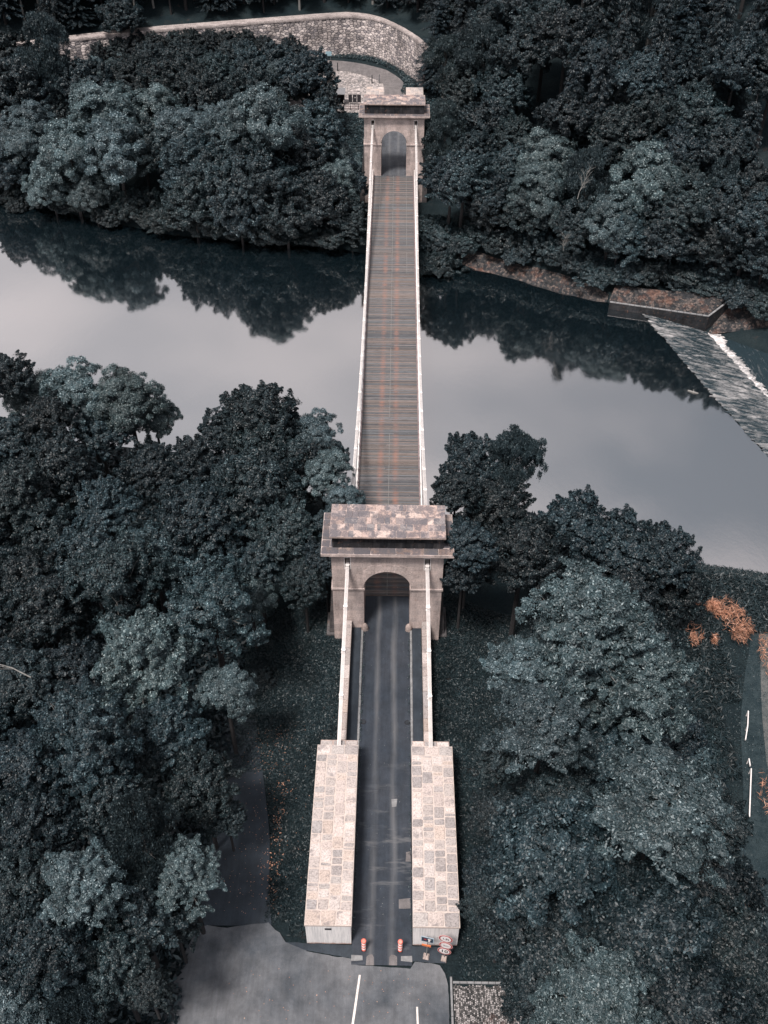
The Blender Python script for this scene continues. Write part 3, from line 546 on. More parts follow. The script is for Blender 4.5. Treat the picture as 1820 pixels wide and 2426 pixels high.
def make_block(seed,label,flip,plate):
    r=empty('anchorage_block',label=label,cat='chain anchorage',group='stone blocks anchoring the chains'); m=MB()
    m.box(-1.5,1.5,-6.9,6.9,-3,2.62); m.build('wall','plaster',r)
    m=MB(); m.box(-1.55,1.55,-6.97,6.95,2.62,2.77); 
    cp=m.build('cap','mortar',r); rr=random.Random(seed)
    pal=STONE if seed!=12 else STONE+[(.32,.29,.285)]
    m=MB(); stones(m,-1.55,1.55,-5.95,6.1,2.772,15.5,4,rr,pal,.042,.03,split=.5); stones(m,-1.55,1.55,-6.97,-5.95,2.772,.62,3,rr,pal,.04,.035,split=0); stones(m,-1.55,1.55,6.1,6.95,2.772,1,3,rr,pal,.03,.035,split=0)
    m.build('capstones','cap_clean',cp)
    m=MB(); x0,x1=(-1.35,1.5) if flip<0 else (-1.5,1.35); m.box(x0,x1,6.95,7.6,-3,2.45); st=m.build('end_step','parapet_stone',r)
    m=MB(); stones(m,x0,x1,6.97,7.58,2.452,1,3,rr,STONE,.03,.03,split=0); m.build('step_slabs','cap_clean',st)
    if plate: m=MB(); m.box(-.22,.22,-6.93,-6.90,2.02,2.22); m.build('vent_plate','dark_iron',r)
    return r
BY=-21.02
b=make_block(11,'left near anchorage block, white end wall with a small dark plate',-1,True); b.location=(-3.57,BY,0)
b=make_block(12,'right near anchorage block, streaked end wall behind the round road signs',1,False); b.location=(3.58,BY,0)
b=make_block(13,'left of the two pale blocks beyond the farther gate tower',1,False); b.location=(-3.57,SPAN-BY,0); b.rotation_euler=(0,0,math.pi)
b=make_block(14,'right of the two pale blocks beyond the farther gate tower',-1,False); b.location=(3.57,SPAN-BY,0); b.rotation_euler=(0,0,math.pi)
# parapets between gates and blocks
def parapet(sx,y0,y1,label,seed):
    rr=random.Random(seed); r=empty('parapet_wall',(sx*3.4,(y0+y1)/2,0),label=label,cat='parapet',group='low stone parapets beside the approaches'); L=(y1-y0)/2
    m=MB(); m.box(-.32,.32,-L,L,-6,.92); m.build('wall','parapet_stone',r); m=MB(); t=-L
    while t<L-.1:
        k=min(rr.uniform(.8,1.9),L-t); k=L-t if L-t-k<.5 else k; f=rr.uniform(.75,1.1); c=rr.choice(STONE[:7]); m.cc=tuple(a*f*.85 for a in c); m.box(-.345,.345,t+.012,t+k-.012,.92,1.08+rr.uniform(0,.02),bev=.03); t+=k
    m.build('coping','cap_clean',r)
parapet(-1,-13.38,-.08,'left stone parapet under the chain before the nearer gate',1); parapet(1,-13.38,-.08,'right stone parapet under the chain before the nearer gate',2)
parapet(-1,SPAN+.08,SPAN+13.3,'left parapet hidden behind the farther gate',3); parapet(1,SPAN+.08,SPAN+13.3,'right parapet hidden behind the farther gate',4)
# guard stones
for i,s in enumerate((-1,1)):
    rr=random.Random(i); n=9; vs=[]; fs=[]
    prof=[(0,.30),(.2,.31),(.5,.27),(.72,.20),(.85,.10),(.88,0.01)]
    for z,r in prof: vs+=[(r*math.cos(k*2*math.pi/n)*rr.uniform(.88,1.1),r*math.sin(k*2*math.pi/n)*rr.uniform(.88,1.1)*.8,z) for k in range(n)]
    fs=[(a*n+k,a*n+(k+1)%n,(a+1)*n+(k+1)%n,(a+1)*n+k) for a in range(len(prof)-1) for k in range(n)]+[tuple(range((len(prof)-1)*n,len(prof)*n))]
    m=MB(); m.faces(vs,fs); o=m.build('guard_stone','boulder',smooth=True,loc=(s*1.93,-.22,-.02)); tag(o,'rounded guard stone at the %s foot of the nearer arch'%('left','right')[i],'guard stone',group='guard stones')
# deck, railings, chains
br=empty('chain_bridge',(0,SPAN/2,0),label='long timber-decked suspension bridge hung on white iron chains over the river',cat='bridge')
Y0,Y1=3.87,SPAN-3.87; Hh=(Y1-Y0)/2; rr=random.Random(4); m=MB(); rust=[]; y=-Hh
while y<Hh-.05:
    w=rr.uniform(.155,.185); f=rr.uniform(.74,1.16); c=rr.choice([(.165,.16,.165),(.17,.155,.15),(.20,.175,.165),(.22,.185,.17),(.12,.125,.135),(.15,.16,.17)]); m.cc=tuple(a*f for a in c)
    sx=rr.uniform(-.4,.5) if rr.random()<.35 else None; z=.02+rr.uniform(-.006,.012); g=.034
    if sx is None: m.box(-3.08,3.08,y,y+w-g,-.06,z,bev=.008); rust.append((rr.uniform(.15,1.3),10))
    else:
        m.box(-3.08,sx-.006,y,y+w-g,-.06,z,bev=.008); f=rr.uniform(.7,1.2); m.cc=tuple(a*f for a in c); m.box(sx+.006,3.08,y,y+w-g,-.06,z,bev=.008); rust+= [(rr.uniform(.1,1.3),10),(rr.uniform(.1,1.3),10)]
    y+=w
o=m.build('deck_planks','planks',br); me=o.data; ra=me.color_attributes.new('Rust','FLOAT_COLOR','CORNER'); arr=[]; cum=np.concatenate([[r]*k for r,k in rust])
lt=np.empty(len(me.polygons),int); me.polygons.foreach_get('loop_total',lt); v=np.repeat(cum[:len(lt)],lt); ra.data.foreach_set('color',np.stack([v,v,v,np.ones_like(v)],1).ravel())
m=MB(); 
for x in(-2.4,-.9,.9,2.4): m.box(x-.12,x+.12,-Hh,Hh,-.45,-.065)
k=int(Hh*2/2.05)
for i in range(k+1): m.box(-3.5,3.5,-Hh+i*2.05-.1+.05,-Hh+i*2.05+.1+.05,-.75,-.46)
m.build('girder','dark_iron',br)
for x,ys in((-.02,[(-Hh,-Hh+9),(-Hh+10,-Hh+24),(-Hh+27,-Hh+41),(-Hh+43,Hh)]),(-2.05,[(28,Hh)]),(2.02,[(22,Hh),(14,20)])):
    for a,b in ys:
        m=MB(); m.box(x-.02,x+.02,a,b,.032,.046)
        m.build('joint_strip','pale_bark',br)
for i in range(0,70,2):
    yy=-Hh+1+i*1.28
    for x in ((-.95,.95) if i%4==0 else (-2.05,2.1)): m=MB(); m.box(x-.03,x+.03,yy,yy+.07,.03,.05); m.build('bolt_head','pale_bark',br)
def cz(y): return 1.15+6.85*((y)/Hh)**2      # upper chain, y from mid-span
for s in(-1,1):
    m=MB(); x0,x1=sorted((s*3.09,s*3.21)); 
    for i in range(30): m.box(x0,x1,-Hh+i*3.03,-Hh+i*3.03+3.01,-.05,.14,bev=.02)
    m.build('edge_beam','edge_timber',br)
    m=MB(); X=s*3.29; nb=int(Hh*2/1.02); dy=2*Hh/nb
    m.box(X-.05,X+.05,-Hh,Hh,.98,1.05); m.box(X-.04,X+.04,-Hh,Hh,.10,.16)
    for i in range(nb+1): m.box(X-.03,X+.03,-Hh+i*dy-.03,-Hh+i*dy+.03,-.3,.98)
    for i in range(nb): a,b=-Hh+i*dy,-Hh+(i+1)*dy; m.bar((X-.02,a,.16),(X-.02,b,.98),.03,.04,(1,0,0)); m.bar((X+.02,a,.98),(X+.02,b,.16),.03,.04,(1,0,0))
    m.build('railing','white_paint',br)
    XC=s*3.40; NL=44; st=2*Hh/NL
    for lev,nm in((0,'chain'),(1,'chain')):
        m=MB(); ys=[-Hh-1.9]+[-Hh+(i+(.5 if lev else 0))*st*1 for i in range(NL+(0 if lev else 1))]+[Hh+1.9]
        ys=[ys[0]]+ys[1:-1:2]+[ys[-1]] if True else ys
        zz=lambda y: min(cz(y),8.2+.0*y)-lev*.34 if abs(y)<=Hh else 8.35-lev*.34
        xx=lambda y: s*(3.32+ (.10*min(1,(Hh-abs(y))/6) if abs(y)<Hh else 0))
        for a,b in zip(ys[:-1],ys[1:]):
            for k_ in(-.115,-.038,.038,.115): m.bar((xx(a)+k_,a,zz(a)),(xx(b)+k_,b,zz(b)),.036,.10)
        for a in ys[1:-1]:
            m.tube([(xx(a)-.17,a,zz(a)),(xx(a)+.17,a,zz(a))],.075,8); m.bar((xx(a),a-.16,zz(a)+.07),(xx(a),a+.16,zz(a)+.07),.27,.03)
        m.build(nm,'white_paint',br)
    for i in range(1,44):
        a=-Hh+i*st; z=cz(a)-(.34 if i%2 else 0); m=MB(); m.tube([(XC,0,-.5),(XC,0,z)],.022,6); o=m.build('hanger','white_paint',br,loc=(0,a,0))
# backstay chains, straight from the gate slot down into the anchorage block
for s in(-1,1):
    for sd,yg,ye in((-1,0,-13.9),(1,SPAN,SPAN+13.9)):
        m=MB(); A=Vector((s*3.32,yg-sd*1.9,8.40)); Bp=Vector((s*3.50,ye,2.9)); P=[A,Vector((s*3.32,yg,7.98))]; n=3
        for i in range(1,5): P.append(P[1].lerp(Bp,i/4))
        P[-1]=P[-1]+Vector((0,sd*.25,-.12))
        for lev in(0,1):
            for a,b in zip(P[:-1],P[1:]):
                for k_ in(-.115,-.038,.038,.115): m.bar(a+Vector((k_,0,-lev*.34)),b+Vector((k_,0,-lev*.34)),.036,.10)
            for q in P[1:-1]: q2=q+Vector((0,0,-lev*.34)); m.tube([q2-Vector((.18,0,0)),q2+Vector((.18,0,0))],.08,8); m.bar(q2+Vector((0,-.2,.07)),q2+Vector((0,.2,.07)),.28,.03)
        o=m.build('backstay_chain','white_paint',br); o.matrix_parent_inverse=Matrix.Translation((0,-SPAN/2,0))
# ================================================================ signs and small things
def text_mesh(txt,size,mat,parent,loc,thin=.004):
    cu=bpy.data.curves.new('lettering','FONT'); cu.body=txt; cu.size=size; cu.align_x='CENTER'; cu.align_y='CENTER'; cu.extrude=thin; cu.offset=size*.018
    tmp=bpy.data.objects.new('tmp',cu); COL.objects.link(tmp); bpy.context.view_layer.update()
    me=bpy.data.meshes.new_from_object(tmp.evaluated_get(bpy.context.evaluated_depsgraph_get())); bpy.data.objects.remove(tmp)
    me.materials.clear(); me.materials.append(M[mat]); boxuv(me) if not me.uv_layers else None
    o=bpy.data.objects.new('lettering',me); COL.objects.link(o); o.parent=parent; o.location=loc; o.rotation_euler=(math.pi/2,0,0); return o
def disc(r,y0,y1,n=40): m=MB(); m.tube([(0,y1,0),(0,y0,0)],[r,r],n); return m
sg=empty('sign_post',(4.16,-28.87,0),rz=math.radians(-13),label='post with three stacked round red-rimmed road signs by the right block',cat='road sign')
m=MB(); m.cyl((0,.06),.035,0,3.45,10); m.build('pole','grey_iron',sg)
for i,(z,txt) in enumerate(((3.02,'1,5t'),(2.06,'2m'),(1.20,'10'))):
    r=.46 if i else .47; pl=disc(r,.0,.02).build('sign_plate','sign_edge',sg,loc=((-.02,.03,-.03)[i],0,z)); pl['label']=('weight limit disc with faint figures','width limit disc with small side triangles','speed limit disc reading 10')[i]
    disc(r*.93,-.006,.0).build('rim','sign_red',pl); disc(r*.76,-.012,-.006).build('face','sign_white',pl)
    text_mesh(txt,(.30,.30,.50)[i],'sign_black' if i!=1 else 'grey_iron',pl,(0,-.016,0))
    if i==1:
        for k in(-1,1): q=MB(); q.faces([(k*.30,-.016,.05),(k*.30,-.016,-.05),(k*.22,-.016,0),(k*.30,-.013,.05),(k*.30,-.013,-.05),(k*.22,-.013,0)],[(0,1,2),(5,4,3),(0,3,4,1),(1,4,5,2),(2,5,3,0)]); q.build('triangle','sign_black',pl)
m=MB(); m.box(-.2,.2,-.2,.2,-.1,.2,.03,.03,bev=.04); m.build('concrete_foot','boulder',sg)
s2=empty('sign_post',(2.97,-28.74,0),rz=math.radians(-12),label='post with a navy information board over a small orange plate',cat='road sign')
m=MB(); m.tube([(0,.05,0),(.02,.05,1.5),(.05,.05,3.0)],.035,8); m.build('pole','pale_bark',s2)
m=MB(); m.box(-.42,.42,-.01,.02,2.26,2.92); pn=m.build('board','sign_pale_blue',s2); m=MB(); m.box(-.37,.37,-.018,-.01,2.32,2.86); m.build('panel','sign_navy',pn)
m=MB(); m.box(.06,.18,-.024,-.018,2.36,2.66); m.box(.02,.24,-.024,-.018,2.66,2.76); m.build('emblem','sign_white',pn)
m=MB(); m.box(-.24,-.06,-.024,-.018,2.52,2.70); m.build('emblem','sign_red',pn)
m=MB(); m.box(-.34,.26,-.03,.01,1.62,1.84); m.build('orange_plate','sign_orange',s2)
m=MB(); m.box(-.20,.20,-.2,.25,0,.12,.05,.05,bev=.03); m.build('concrete_foot','boulder',s2)
for i,(x,y) in enumerate(((-1.21,-28.35),(1.23,-28.36))):
    e=empty('traffic_beacon',(x,y,.04),rz=math.radians((4,-5)[i]),label='red and white banded traffic beacon at the %s of the road entrance'%('left','right')[i],cat='beacon',group='traffic beacons')
    m=MB(); m.box(-.17,.17,-.13,.13,0,.08,.03,.03,bev=.02); m.build('base','rubber',e)
    for k in range(7):
        m=MB(); z0=.08+k*.185; m.tube([(0,0,z0),(0,0,z0+.185)],[.15,.10],16); m.build('band','coral' if k%2==0 else 'sign_white',e)
    m=MB(); m.tube([(0,-.02,1.375),(0,-.05,1.42),(0,-.10,1.54),(0,-.13,1.60)],[.10,.16,.17,.12],18); m.build('lamp','coral',e)
# far yard: shelter, boards, posts, rail
sh=empty('shelter',(-10.4,125.8,0),label='dark open-fronted hut under the trees left of the farther gate',cat='hut')
m=MB(); m.box(-1.2,1.2,.9,1.0,0,2.0); m.box(-1.2,-1.1,-.9,.9,0,2.0); m.box(1.1,1.2,-.9,.9,0,2.0); m.build('wall','timber_dark',sh)
m=MB(); vs=[(-1.45,-1.2,2.0),(1.4,-1.2,2.0),(1.4,1.2,2.35),(-1.45,1.2,2.35)]; m.faces(vs+[(x,y,z+.08) for x,y,z in vs],[(3,2,1,0),(4,5,6,7),(0,1,5,4),(1,2,6,5),(2,3,7,6),(3,0,4,7)]); m.build('roof','grey_iron',sh)
for i,x in enumerate((-8.1,-7.3,-6.5)):
    e=empty('display_board',(x,125.3,0),label=('leftmost','middle','rightmost')[i]+' of three dark display boards near the farther gate',cat='display board',group='display boards')
    m=MB(); m.box(-.03,.03,-.03,.03,0,1.9); m.box(-.33,-.27,-.03,.03,0,1.9); m.box(.27,.33,-.03,.03,0,1.9); m.build('post','timber_dark',e); m=MB(); m.box(-.34,.34,-.06,-.03,.45,1.8); m.build('board','timber_dark',e)
    if i==1: m=MB(); m.box(.0,.12,-.07,-.06,1.2,1.4); m.build('notice','sign_white',e)
e=empty('rail_fence',(-8.4,122.85,0),label='low post-and-rail fence along the front of the cobbled yard',cat='fence')
m=MB(); m.box(-2.4,2.2,-.04,.04,.55,.65); m.box(-2.4,2.2,-.03,.03,.2,.28); m.build('rail','edge_timber',e)
for x in(-2.2,-.9,.4,1.9): m=MB(); m.box(x-.06,x+.06,-.07,.07,-.1,.75); m.build('post','timber_dark',e)
m=MB(); m.cyl((0,0),.07,-.2,2.3,8); e=empty('marker_pole',(-9.1,121.6,0),label='thin dark pole with a white band beside the hut',cat='pole'); m.build('pole','dark_iron',e); m=MB(); m.cyl((0,0),.09,1.7,2.1,8); m.build('band','sign_white',e)
for x,y,lb in((-11.3,143.1,'dark bollard on the inner edge of the far road, leftmost'),(-4.4,136.4,'dark bollard in the yard just behind the farther gate'),(-3.0,136.6,'slim grey bollard beside the far road bend'),(3.95,134.6,'dark bollard right of the far road')):
    e=empty('bollard',(x,y,0),label=lb,cat='bollard',group='bollards by the far road'); m=MB(); m.cyl((0,0),.11,-.1,1.5,10,.09); m.build('post','dark_iron' if 'slim' not in lb else 'grey_iron',e); m=MB(); m.cyl((0,0),.12,1.5,1.58,10,.05); m.build('cap','dark_iron',e)
m=MB(); m.box(-.6,.6,-.04,.04,.9,1.7); e=empty('notice_sign',(-13.4,149.2,0),label='pale blue notice at the road edge by the trees',cat='sign'); m.build('panel','blue_sheet',e); m=MB(); m.cyl((-.4,.06),.04,0,1.7,6); m.cyl((.4,.06),.04,0,1.7,6); m.build('post','grey_iron',e)
# ================================================================ vegetation
def unit(v): return v/np.maximum(np.linalg.norm(v,axis=1,keepdims=True),1e-6)
def leaves_mesh(name,C,N,L,W,rg,mat,col=None,T=None):
    """C centres, N normals, L/W half length/width arrays: one kite-shaped leaf spray per row"""
    n=len(C); T=unit(np.cross(N,rg.normal(size=(n,3)))) if T is None else T; B=unit(np.cross(N,T)); L=np.broadcast_to(L,(n,))[:,None]; W=np.broadcast_to(W,(n,))[:,None]
    k=rg.uniform(-.3,.3,(n,1)); V=np.stack([C-T*L,C+B*W+T*L*k+N*W*.25,C+T*L,C-B*W+T*L*k+N*W*.25],1).reshape(-1,3)
    me=bpy.data.meshes.new(name); me.vertices.add(4*n); me.vertices.foreach_set('co',V.astype(np.float32).ravel())
    me.loops.add(4*n); me.loops.foreach_set('vertex_index',np.arange(4*n,dtype=np.int32)); me.polygons.add(n); me.polygons.foreach_set('loop_start',np.arange(0,4*n,4,dtype=np.int32))
    ca=me.color_attributes.new('Col','FLOAT_COLOR','CORNER'); cc=np.ones((n,4),np.float32) if col is None else np.concatenate([np.clip(col,0,4),np.ones((n,1))],1).astype(np.float32)
    ca.data.foreach_set('color',np.repeat(cc,4,axis=0).ravel()); me.materials.append(M[mat]); me.update(calc_edges=True); return me
def sphere(rg,n,zmin=-1):
    z=rg.uniform(zmin,1,n); a=rg.uniform(0,2*np.pi,n); r=np.sqrt(1-z*z); return np.stack([r*np.cos(a),r*np.sin(a),z],1)
KIND=dict(  # crown radii, lobes, lobe radius, clumps per lobe, clump radius, leaves per clump, leaf half length/width, material, flat
 maple=dict(R=(5,5,5.2),nl=17,lr=(1.5,2.5),nc=20,cr=(.35,.85),n=185,L=.14,W=.075,mat='leaf_mid',flat=.55),
 willow=dict(R=(5,5,4.6),nl=19,lr=(1.3,2.2),nc=16,cr=(.40,.72),n=190,L=.13,W=.055,mat='leaf_pale',flat=.9),
 ash=dict(R=(5,5,5.4),nl=16,lr=(1.3,2.2),nc=19,cr=(.38,.8),n=210,L=.125,W=.05,mat='leaf_pale',flat=.45),
 birch=dict(R=(4.3,4.3,6.2),nl=18,lr=(1.1,1.8),nc=14,cr=(.35,.65),n=190,L=.14,W=.06,mat='leaf_birch',flat=.6),
 bush=dict(R=(5,5,2.6),nl=16,lr=(1.0,1.9),nc=14,cr=(.4,.8),n=170,L=.20,W=.07,mat='leaf_mid',flat=.7),
)
TH={'maple':5.9,'willow':5.6,'ash':6.2,'birch':7.2,'bush':1.6,'spruce':7}   # crown centre height of the unit tree
def make_broad(kind,seed,mat=None):
    K=KIND[kind]; rg=np.random.default_rng(seed); R=np.array(K['R']); zc=TH[kind]
    d=sphere(rg,K['nl'],-.55); lr=rg.uniform(*K['lr'],K['nl']); lob=d*(R-lr[:,None]*.75)*rg.uniform(.62,1.0,(K['nl'],1)); lob[0]=(0,0,R[2]*.5)
    lob=np.vstack([lob,[(0,0,0)]]); lr=np.r_[lr,2.4]
    CC=[];CR=[];LO=[]
    for c,r in zip(lob,lr):
        dd=sphere(rg,K['nc'],-.5); k=rg.uniform(.75,1.12,(K['nc'],1)); CC.append(c+dd*r*k*(1,1,K['flat'] if K['flat']>.8 else .85)); CR.append(rg.uniform(*K['cr'],K['nc'])); LO.append(np.repeat(c[None],K['nc'],0))
    CC=np.concatenate(CC); CR=np.concatenate(CR); LO=np.concatenate(LO)
    n=K['n']; m=len(CC); nn_=(n*(CR/CR.mean())**1.6).astype(int)+20; idx=np.repeat(np.arange(m),nn_); t=len(idx)
    dd=sphere(rg,t,-.6); out=unit(CC*(1,1,.8)+(0,0,1.2)); 
    flip=(dd*out[idx]).sum(1)<-.25; dd[flip]*=-1
    if kind in('willow','birch'): sc=np.array([1,1,K['flat']]); P=CC[idx]+dd*CR[idx][:,None]*(rg.uniform(.5,1.1,(t,1))+.25*(rg.random((t,1))<.12))*sc
    else:        # leafy shoots: tufts drawn out along the growing direction, with ragged tips
        ax_=unit(out*.9+rg.normal(0,.55,(m,3))+(0,0,.25))[idx]; u_=rg.random((t,1)); dd2=dd*(1.08-.75*u_)*rg.uniform(.5,1.05,(t,1)); al=(u_*2.1-.75)
        P=CC[idx]+(dd2*np.array([1,1,.6])+ax_*al)*CR[idx][:,None]*.95
    if kind=='birch':      # hanging sprays
        s=rg.random(t)**1.5; P[:,2]-=s*1.1*rg.uniform(.3,1.2,t); P[:,:2]+=rg.normal(0,.06,(t,2))
    N=unit(dd*.55+unit(P*(1,1,.9))*.55+np.array([0,0,.35])+rg.normal(0,.5,(t,3)))
    tone=rg.uniform(.78,1.22,(m,1))[idx]*np.ones((1,3)); tone*=1+rg.normal(0,.05,(t,1))
    L=K['L']*rg.uniform(.6,1.3,t); W=K['W']*rg.uniform(.6,1.3,t); T=None
    if kind=='birch': T=unit(np.array([0,0,-1.])+rg.normal(0,.35,(t,3))); N=unit(np.cross(T,rg.normal(size=(t,3))))
    P[:,2]+=zc
    crown=leaves_mesh('crown',P,N,L,W,rg,mat or K['mat'],tone,T)
    mb=MB(); rr=random.Random(seed); lean=(rr.uniform(-.5,.5),rr.uniform(-.5,.5)); top=zc+R[2]*.35
    bk='pale_bark' if kind=='birch' else 'bark'
    mb.tube([(0,0,-11),(0,0,-1.5),(lean[0]*.2,lean[1]*.2,top*.3),(lean[0]*.7,lean[1]*.7,top*.65),(lean[0],lean[1],top)],[.36,.30,.22,.15,.06],7)
    for c in lob[:9]:
        z0=top*rr.uniform(.35,.7); b=Vector((lean[0]*.5,lean[1]*.5,z0)); e=Vector((c[0],c[1],c[2]+zc)); mid=b.lerp(e,.5)+Vector((0,0,-.35)); mb.tube([b,mid,e],[.11,.07,.025],5)
    trunk=mb.mesh('trunk',bk)
    tw=None
    if kind in('ash','birch'):
        mb=MB(); tws=[]
        for k in range(16 if kind=='ash' else 7):
            c=lob[rr.randrange(len(lob)-1)]; b=Vector((c[0]*.45,c[1]*.45,c[2]*.45+zc)); e=Vector((c[0]*1.22,c[1]*1.22,c[2]*1.1+zc+rr.uniform(.5,1.3)))
            w=Vector((rr.uniform(-.5,.5),rr.uniform(-.5,.5),rr.uniform(-.1,.5))); P1=b.lerp(e,.4)+w; P2=b.lerp(e,.72)+w*.6; tws.append([b,P1,P2,e]); mb.tube([b,P1,P2,e],[.045,.034,.024,.010],5)
            for j in range(3):
                o=P1.lerp(P2,rr.uniform(.1,.95)); f=o+Vector((rr.uniform(-1,1),rr.uniform(-1,1),rr.uniform(0,1)))*.75; mb.tube([o,o.lerp(f,.5)+Vector((0,0,.1)),f],[.018,.013,.007],4)
        tw=mb.mesh('bare_branches','pale_bark')
    return crown,trunk,tw
def make_spruce(seed):
    rg=np.random.default_rng(seed); H=14.5; tiers=26; C=[];N=[];T=[];tone=[]
    for i in range(tiers):
        z=2.0+(H-2.4)*(i/tiers)**.93; r=4.4*(1-(z-1.2)/H)**.85+.25; nb=int(7+r*2.2)
        for j in range(nb):
            a=rg.uniform(0,2*np.pi); ln=r*rg.uniform(.72,1.08); k=int(26+ln*26); s=rg.random(k)**.75*ln; w=(.12+.30*(s/ln)*(1-s/ln)*2.4)*1.1
            off=rg.uniform(-1,1,k)*w; dz=-.30*s+.10*s*s/max(ln,.5)-np.abs(off)*.35-rg.random(k)*.22
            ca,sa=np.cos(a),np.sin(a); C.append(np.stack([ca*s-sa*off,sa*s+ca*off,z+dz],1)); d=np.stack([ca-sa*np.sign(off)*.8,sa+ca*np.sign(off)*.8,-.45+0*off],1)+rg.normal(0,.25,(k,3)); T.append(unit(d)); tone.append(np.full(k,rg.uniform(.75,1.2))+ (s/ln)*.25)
    C=np.concatenate(C);T=np.concatenate(T);N=unit(np.cross(T,np.cross(np.array([0,0,1.]),T))+rg.normal(0,.3,C.shape)); tone=np.concatenate(tone)[:,None]*np.ones((1,3))
    N=unit(N-T*(N*T).sum(1,keepdims=True)); cr=leaves_mesh('crown',C,N,.17*rg.uniform(.6,1.3,len(C)),.05,rg,'leaf_spruce',tone,T)
    mb=MB(); mb.tube([(0,0,-1.5),(0,0,7),(0,0,H)],[.26,.16,.03],7); return cr,mb.mesh('trunk','bark'),None
PRO={'maple':[make_broad('maple',s,'leaf_dark' if s%2 else 'leaf_mid') for s in(1,2,3,4)],'willow':[make_broad('willow',s) for s in(11,12,13)],
 'ash':[make_broad('ash',s,'leaf_mid' if s==22 else None) for s in(21,22)],'birch':[make_broad('birch',s) for s in(31,32)],'bush':[make_broad('bush',s) for s in(41,42)],'spruce':[make_spruce(s) for s in(51,52)]}
